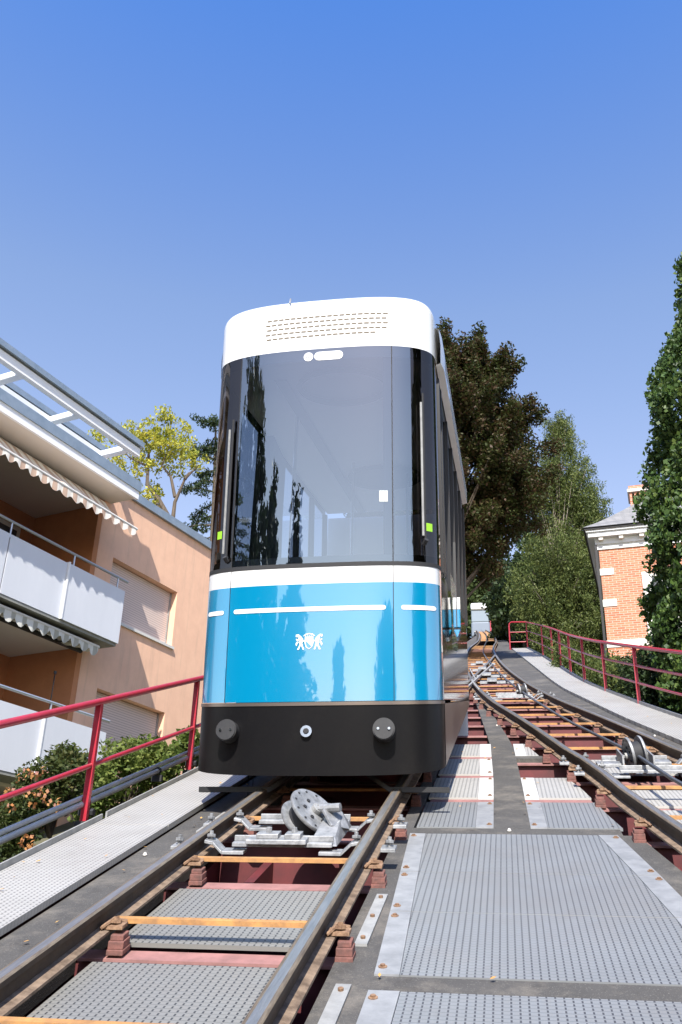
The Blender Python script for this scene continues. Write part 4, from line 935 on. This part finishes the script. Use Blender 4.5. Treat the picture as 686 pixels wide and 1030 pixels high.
# copper beech behind the car
YB = 31
lob = [L_(455, 470, YB, 2.9, 3.7), L_(478, 385, YB, 1.6, 1.7), L_(500, 440, YB, 1.35, 2.2), L_(440, 400, YB, 2.0, 2.3), L_(512, 500, YB, .9, 1.3), L_(480, 535, YB, 1.2, 1.6), L_(400, 480, YB+1, 2.5, 3.2)]
pb = at(440, 640, YB); tree('copper_beech', 'big dark copper leaved beech rising behind the car', 'tree', gz(pb), lob, M['leaf_beech'], ls=.062, per=120, ncl=1100, spread=(.34, .34, .42), seed=3, trunk_r=.4, shoots=.3, surf=.55, up_bias=.5)
# weeping cypress to its right
YC = 47; cs_ = 47/38
lob = [L_(568, 470, YC, 1.35, 2.2), L_(562, 428, YC, .75, .8), L_(590, 505, YC, 1.0, 1.2), L_(570, 560, YC, 1.9, 2.2), L_(590, 590, YC, 1.5, 2.2), L_(545, 600, YC, 1.5, 2.0), L_(575, 640, YC, 2.0, 1.9), L_(548, 500, YC, 1.0, 1.4)]
lob = [(c_, tuple(v*cs_ for v in r_)) for c_, r_ in lob]
pb = at(562, 640, YC); tree('weeping_cypress', 'tall pale green weeping conifer between the copper beech and the brick house', 'tree', gz(pb), lob, M['leaf_cypress'], 'barkpale', ls=.075, per=120, ncl=1150, spread=(.30, .30, .16), seed=5, droop=1.35, trunk_r=.22, surf=.35, asp=.32)
# dark conifer and wood behind
YD = 56; cs_ = 56/46
lob = [L_(528, 560, YD, 1.4, 2.0), L_(535, 600, YD, 2.2, 2.4), L_(575, 600, YD, 2.6, 2.4), L_(600, 560, YD, 1.6, 2.0), L_(610, 620, YD, 2.2, 2.5), L_(570, 520, YD, 1.3, 1.6)]
lob = [(c_, tuple(v*cs_ for v in r_)) for c_, r_ in lob]
tree('dark_conifer', 'dark green conifer in shade behind the weeping conifer', 'tree', gz(at(560, 640, YD)), lob, M['leaf_dark'], ls=.14, per=60, ncl=520, spread=.5, seed=8, droop=.4, trunk_r=.3)
YE = 60
for i, (px, py, rx, rz, Y, sd_, lab) in enumerate([(524, 585, 1.5, 1.6, YE, 2, 'round green tree standing above the red railing end'), (497, 596, 1.5, 1.3, 128, 4, 'green tree directly behind the distant car'), (518, 622, 1.1, 1.0, 62, 6, 'low leafy tree right behind the end of the walkway'), (532, 612, 1.5, 1.5, 64, 9, 'leafy tree between the walkway end and the conifers'), (462, 590, 2.2, 2.6, 130, 11, 'darker tree left behind the distant car')]):
    s_ = Y/60; c = at(px, py, Y); lob = [((c.x, c.y, c.z), (rx*s_, rx*s_, rz*s_)), ((c.x+rx*.5, c.y, c.z-rz*.6), (rx*s_*.9, rx*s_, rz*s_*.8)), ((c.x-rx*.4, c.y, c.z-rz*1.3*s_), (rx*s_, rx*s_, rz*s_))]
    tree('broadleaf_tree', lab, 'tree', gz(c), lob, M['leaf_wood'], ls=.13*s_, per=50, ncl=300, spread=.42*s_, seed=sd_, group='trees at the top of the line', trunk_r=.2)
# left: yellow-green tree and conifer behind the house
YF = 30
def px2(px, py): return at(px, py, YF)
yo = thing('golden_rain_tree', gz(px2(180, 640)), 'slender tree with bright yellow green leaves behind the apartment house roof', 'tree')
g = MB()
for pts, r0 in (([(178, 620), (174, 545), (172, 525), (160, 503), (148, 488), (150, 450), (138, 430)], .14), ([(173, 530), (176, 505), (186, 482), (200, 468)], .09), ([(176, 500), (172, 480), (163, 468), (172, 445)], .07), ([(172, 525), (160, 512), (155, 500), (140, 505)], .06), ([(150, 470), (130, 460), (122, 450)], .05), ([(186, 482), (190, 476), (196, 473)], .07)):
    n = len(pts); g.tube([px2(*p_) for i, p_ in enumerate(pts)], [r0*(1-.75*i/(n-1)) for i in range(n)], 7)
g.build('trunk', M['bark'], yo, True)
cs = []; rg = random.Random(12)
for cx_, cy_, rx_, ry_, n in ((140, 440, 24, 18, 46), (172, 440, 22, 16, 40), (160, 455, 30, 20, 36), (112, 445, 18, 12, 22), (150, 500, 11, 11, 18), (190, 455, 16, 9, 14), (120, 475, 20, 12, 16), (176, 428, 12, 8, 12), (145, 475, 14, 10, 8)):
    for i in range(n):
        a = rg.uniform(0, 6.28); q = rg.random()**.6; cs.append(tuple(px2(cx_+rx_*q*math.cos(a), cy_+ry_*q*math.sin(a))+Vector((0, rg.uniform(-1.2, 1.2), 0))))
leaves_mesh('crown', cs, 0, .065, 34, .22, M['leaf_yellow'], yo, 4, .05, .5)
co_ = thing('pine_tree', gz(at(212, 640, 34)), 'dark green conifer partly hidden left of the car', 'tree')
g = MB(); g.tube([gz(at(216, 640, 34))-Vector((0, 0, .5)), at(216, 520, 34), at(217, 425, 34)], [.3, .15, .03], 8); g.build('trunk', M['bark'], co_, True)
cs = []; lb = MB()
for py in range(432, 620, 11):
    ln = 8+(py-430)*.28
    for s_ in (-1, 1):
        tipx = 216+s_*ln*rg.uniform(.75, 1.1); tp_ = at(tipx, py+6, 34)+Vector((0, rg.uniform(-1.5, .8), 0)); st = at(216, py-3, 34); lb.tube([st, st.lerp(tp_, .5)+Vector((0, 0, .08)), tp_], [.04, .03, .012], 5)
        for q in (.25, .4, .55, .7, .85, 1.0): cs.append(tuple(st.lerp(tp_, q)+Vector((rg.uniform(-.1, .1), rg.uniform(-.2, .2), rg.uniform(-.1, .1)))))
lb.build('limb', M['bark'], co_, True)
leaves_mesh('crown', cs, 0, .07, 60, (.26, .4, .12), M['leaf_dark'], co_, 6, .1, .3, .4)
# ivy covered tree at the right edge
YI = 15.8
iv = thing('ivy_covered_tree', gz(at(720, 700, YI)), 'tall column of dense dark ivy at the right edge of the view', 'ivy covered tree')
edge = [(225, 690), (262, 674), (285, 671), (305, 665), (335, 657), (370, 652), (400, 645), (430, 643), (500, 642), (560, 640), (590, 638), (625, 650), (660, 655), (740, 660)]
def ledge(py): return interp(edge, py)
g = MB(); core = []
for py in range(275, 800, 25):
    e = at(ledge(py)+22, py, YI); core.append([Vector((e.x+1.9-1.4*math.cos(a), e.y+.4+1.3*math.sin(a), e.z)) for a in [2*math.pi*i/16 for i in range(16)]])
g.grid(core, 0, True); g.build('stem_mass', plain('ivy_stems', (.012, .018, .008), 1), iv, True)
cs = []
rgn = random.Random(21)
for i in range(2900):
    py = rgn.uniform(228, 790); e = at(ledge(py)+5, py, YI); a = rgn.uniform(-.9, 3.3); q = 1+rgn.uniform(-.05, .05)+.05*math.sin(py*.09+a*4)
    q += .09*math.sin(e.z*2.3+a*3)+.05*math.sin(e.z*5.1-a*5)
    cs.append((e.x+1.80-1.5*q*math.cos(a), e.y+.4-1.45*q*math.sin(a), e.z+rgn.uniform(-.1, .1)))
leaves_mesh('leaves', cs, 0, .045, 24, .17, M['leaf_ivy'], iv, 9, .03, .15, .8)
# hedge behind the right railing
hg = thing('yew_hedge', gz(at(660, 700, 17.5)), 'dark green bushy hedge behind the right railing below the ivy', 'hedge')
cs = []
for i in range(1500):
    px = rgn.uniform(616, 760); top_ = 642+14*math.sin(px*.09)+(px < 640)*(640-px)*1.6; py = rgn.uniform(top_, 760); cs.append(tuple(at(px, py, rgn.uniform(16.8, 18.6))+Vector((.25, 0, 0))))
leaves_mesh('foliage', cs, 0, .05, 26, .22, M['leaf_dark'], hg, 14, 0, .4, .35)
g = MB(); 
for i in range(8): p_ = at(628+16*i, 740, 17.6)+Vector((.25, 0, 0)); g.tube([gz(p_, -.3), p_, p_+Vector((.1, 0, 1.2))], [.06, .05, .02], 6)
g.build('stem', M['bark'], hg)
# shrubs beyond the right railing, further up
for i, (px0, px1, py0, py1, Y, lab) in enumerate([(548, 605, 645, 690, 27, 'feathery light green shrub behind the middle of the right railing'), (600, 640, 660, 712, 20, 'pale green shrub at the foot of the brick house')]):
    sh = thing('shrub', gz(at((px0+px1)/2, py1, Y)), lab, 'shrub', 'shrubs behind the right railing'); cs = []
    for j in range(260):
        px = rgn.uniform(px0, px1); q = (px-px0)/(px1-px0); cs.append(tuple(at(px, rgn.uniform(py0+20*q, py1+20*q), Y+rgn.uniform(-.6, .6))+Vector((.25, 0, 0))))
    leaves_mesh('foliage', cs, 0, .05, 40, .25, M['leaf_cypress'], sh, 30+i, .3, .3, .35)
    g = MB(); p_ = at((px0+px1)/2, py1, Y); g.tube([gz(p_, -.3), p_], [.06, .02], 6); g.build('stem', M['bark'], sh)
# left shrubs under the railing
def shrub(name, label, blobs, Y, mat, ls, n, spread, seed, petals=None, per=34):
    sh = thing(name, gz(at(blobs[0][0], 860, Y)), label, 'shrub', 'shrubs below the left railing'); rg = random.Random(seed); cs = []; g = MB()
    for cx_, cy_, rx_, ry_ in blobs:
        for i in range(n):
            a = rg.uniform(0, 6.28); q = rg.random()**.5; p_ = at(cx_+rx_*q*math.cos(a), cy_+ry_*q*math.sin(a), Y+rg.uniform(-.5, .5)); cs.append(tuple(p_))
            if i % 9 == 0: b0 = at(cx_, cy_+ry_+30, Y); g.tube([b0, b0.lerp(p_, .5)+Vector((0, 0, .05)), p_], [.02, .012, .005], 5)
    g.build('stem', M['bark'], sh)
    leaves_mesh('foliage', cs, 0, ls, per, spread, mat, sh, seed, 0, .5)
    if petals:
        for cx_, cy_, rx_, ry_ in petals:
            for i in range(5): leaves_mesh('flower', [tuple(at(cx_+rx_*rg.uniform(-1, 1), cy_+ry_*rg.uniform(-1, 1), Y-.55))], 0, .018, 8, .05, M['petal'], sh, seed+i, 0, .3, .8)
    return sh
shrub('flowering_shrub', 'dark shrub with orange and pink flowers below the left railing', [(50, 790, 32, 22), (24, 822, 22, 22), (66, 772, 20, 18), (5, 850, 14, 16)], 8.2, M['leaf_rose'], .022, 75, .09, 41, petals=[(30, 785, 14, 10), (15, 800, 10, 18), (48, 805, 16, 8), (35, 845, 14, 8)])
shrub('green_shrub', 'light green bushy shrub between the flowering shrub and the car', [(118, 775, 40, 26), (140, 760, 22, 18), (95, 800, 30, 22), (158, 770, 20, 16)], 9.6, M['leaf_green'], .028, 80, .10, 43)
shrub('green_shrub', 'small sprig of light leaves beside the last visible railing post', [(185, 758, 13, 10), (190, 745, 7, 6)], 10.6, M['leaf_green'], .04, 26, .10, 45)

# surroundings behind the camera, mirrored by the car
for i, (x, y, h, r_, kind, lab) in enumerate([(-11, -6, 17.5, 5.6, 'leaf_dark', 'big dark tree left of the viewer in front of the apartment house'), (-6.5, -17, 17.5, 2.1, 'leaf_dark', 'slender spruce downhill, left one of the spruces behind the viewer'), (-9.5, -15, 18.5, 2.3, 'leaf_dark', 'taller slender spruce downhill behind the viewer'), (13, 1, 16, 4.0, 'leaf_dark', 'dark tree just right of the viewer'), (-9, -21, 17, 3.4, 'leaf_dark', 'rounded dark tree downhill between the spruces behind the viewer'), (-13.5, -12, 16, 3.6, 'leaf_dark', 'dense dark tree downhill beside the big one left of the viewer'), (-13, -20, 17, 3.6, 'leaf_wood', 'broad tree downhill on the left behind the viewer'), (-3.4, -22, 15.5, 2.0, 'leaf_dark', 'slender spruce downhill near the line behind the viewer'), (5.5, -12, 12, 3.2, 'leaf_wood', 'broad tree downhill on the right behind the viewer'), (-17, -22, 16, 4.2, 'leaf_dark', 'second broad tree downhill on the far left behind the viewer'), (11, -20, 15, 4, 'leaf_dark', 'tall tree downhill on the far right behind the viewer')]):
    b_ = gz((x, y)); slim = 'slender' in lab
    lob = [((x, y, b_.z+h*f_), (r_*w_, r_*w_, h*.2)) for f_, w_ in (((.25, 1.0), (.45, .75), (.65, .5), (.82, .28), (.93, .12)) if slim else ((.25, .8), (.45, 1.0), (.65, .9), (.84, .6)))]
    tree('downhill_tree', lab, 'tree', b_, lob, M[kind], ls=.24, per=60, ncl=420, spread=.75, group='trees downhill behind the viewer', seed=50+i)
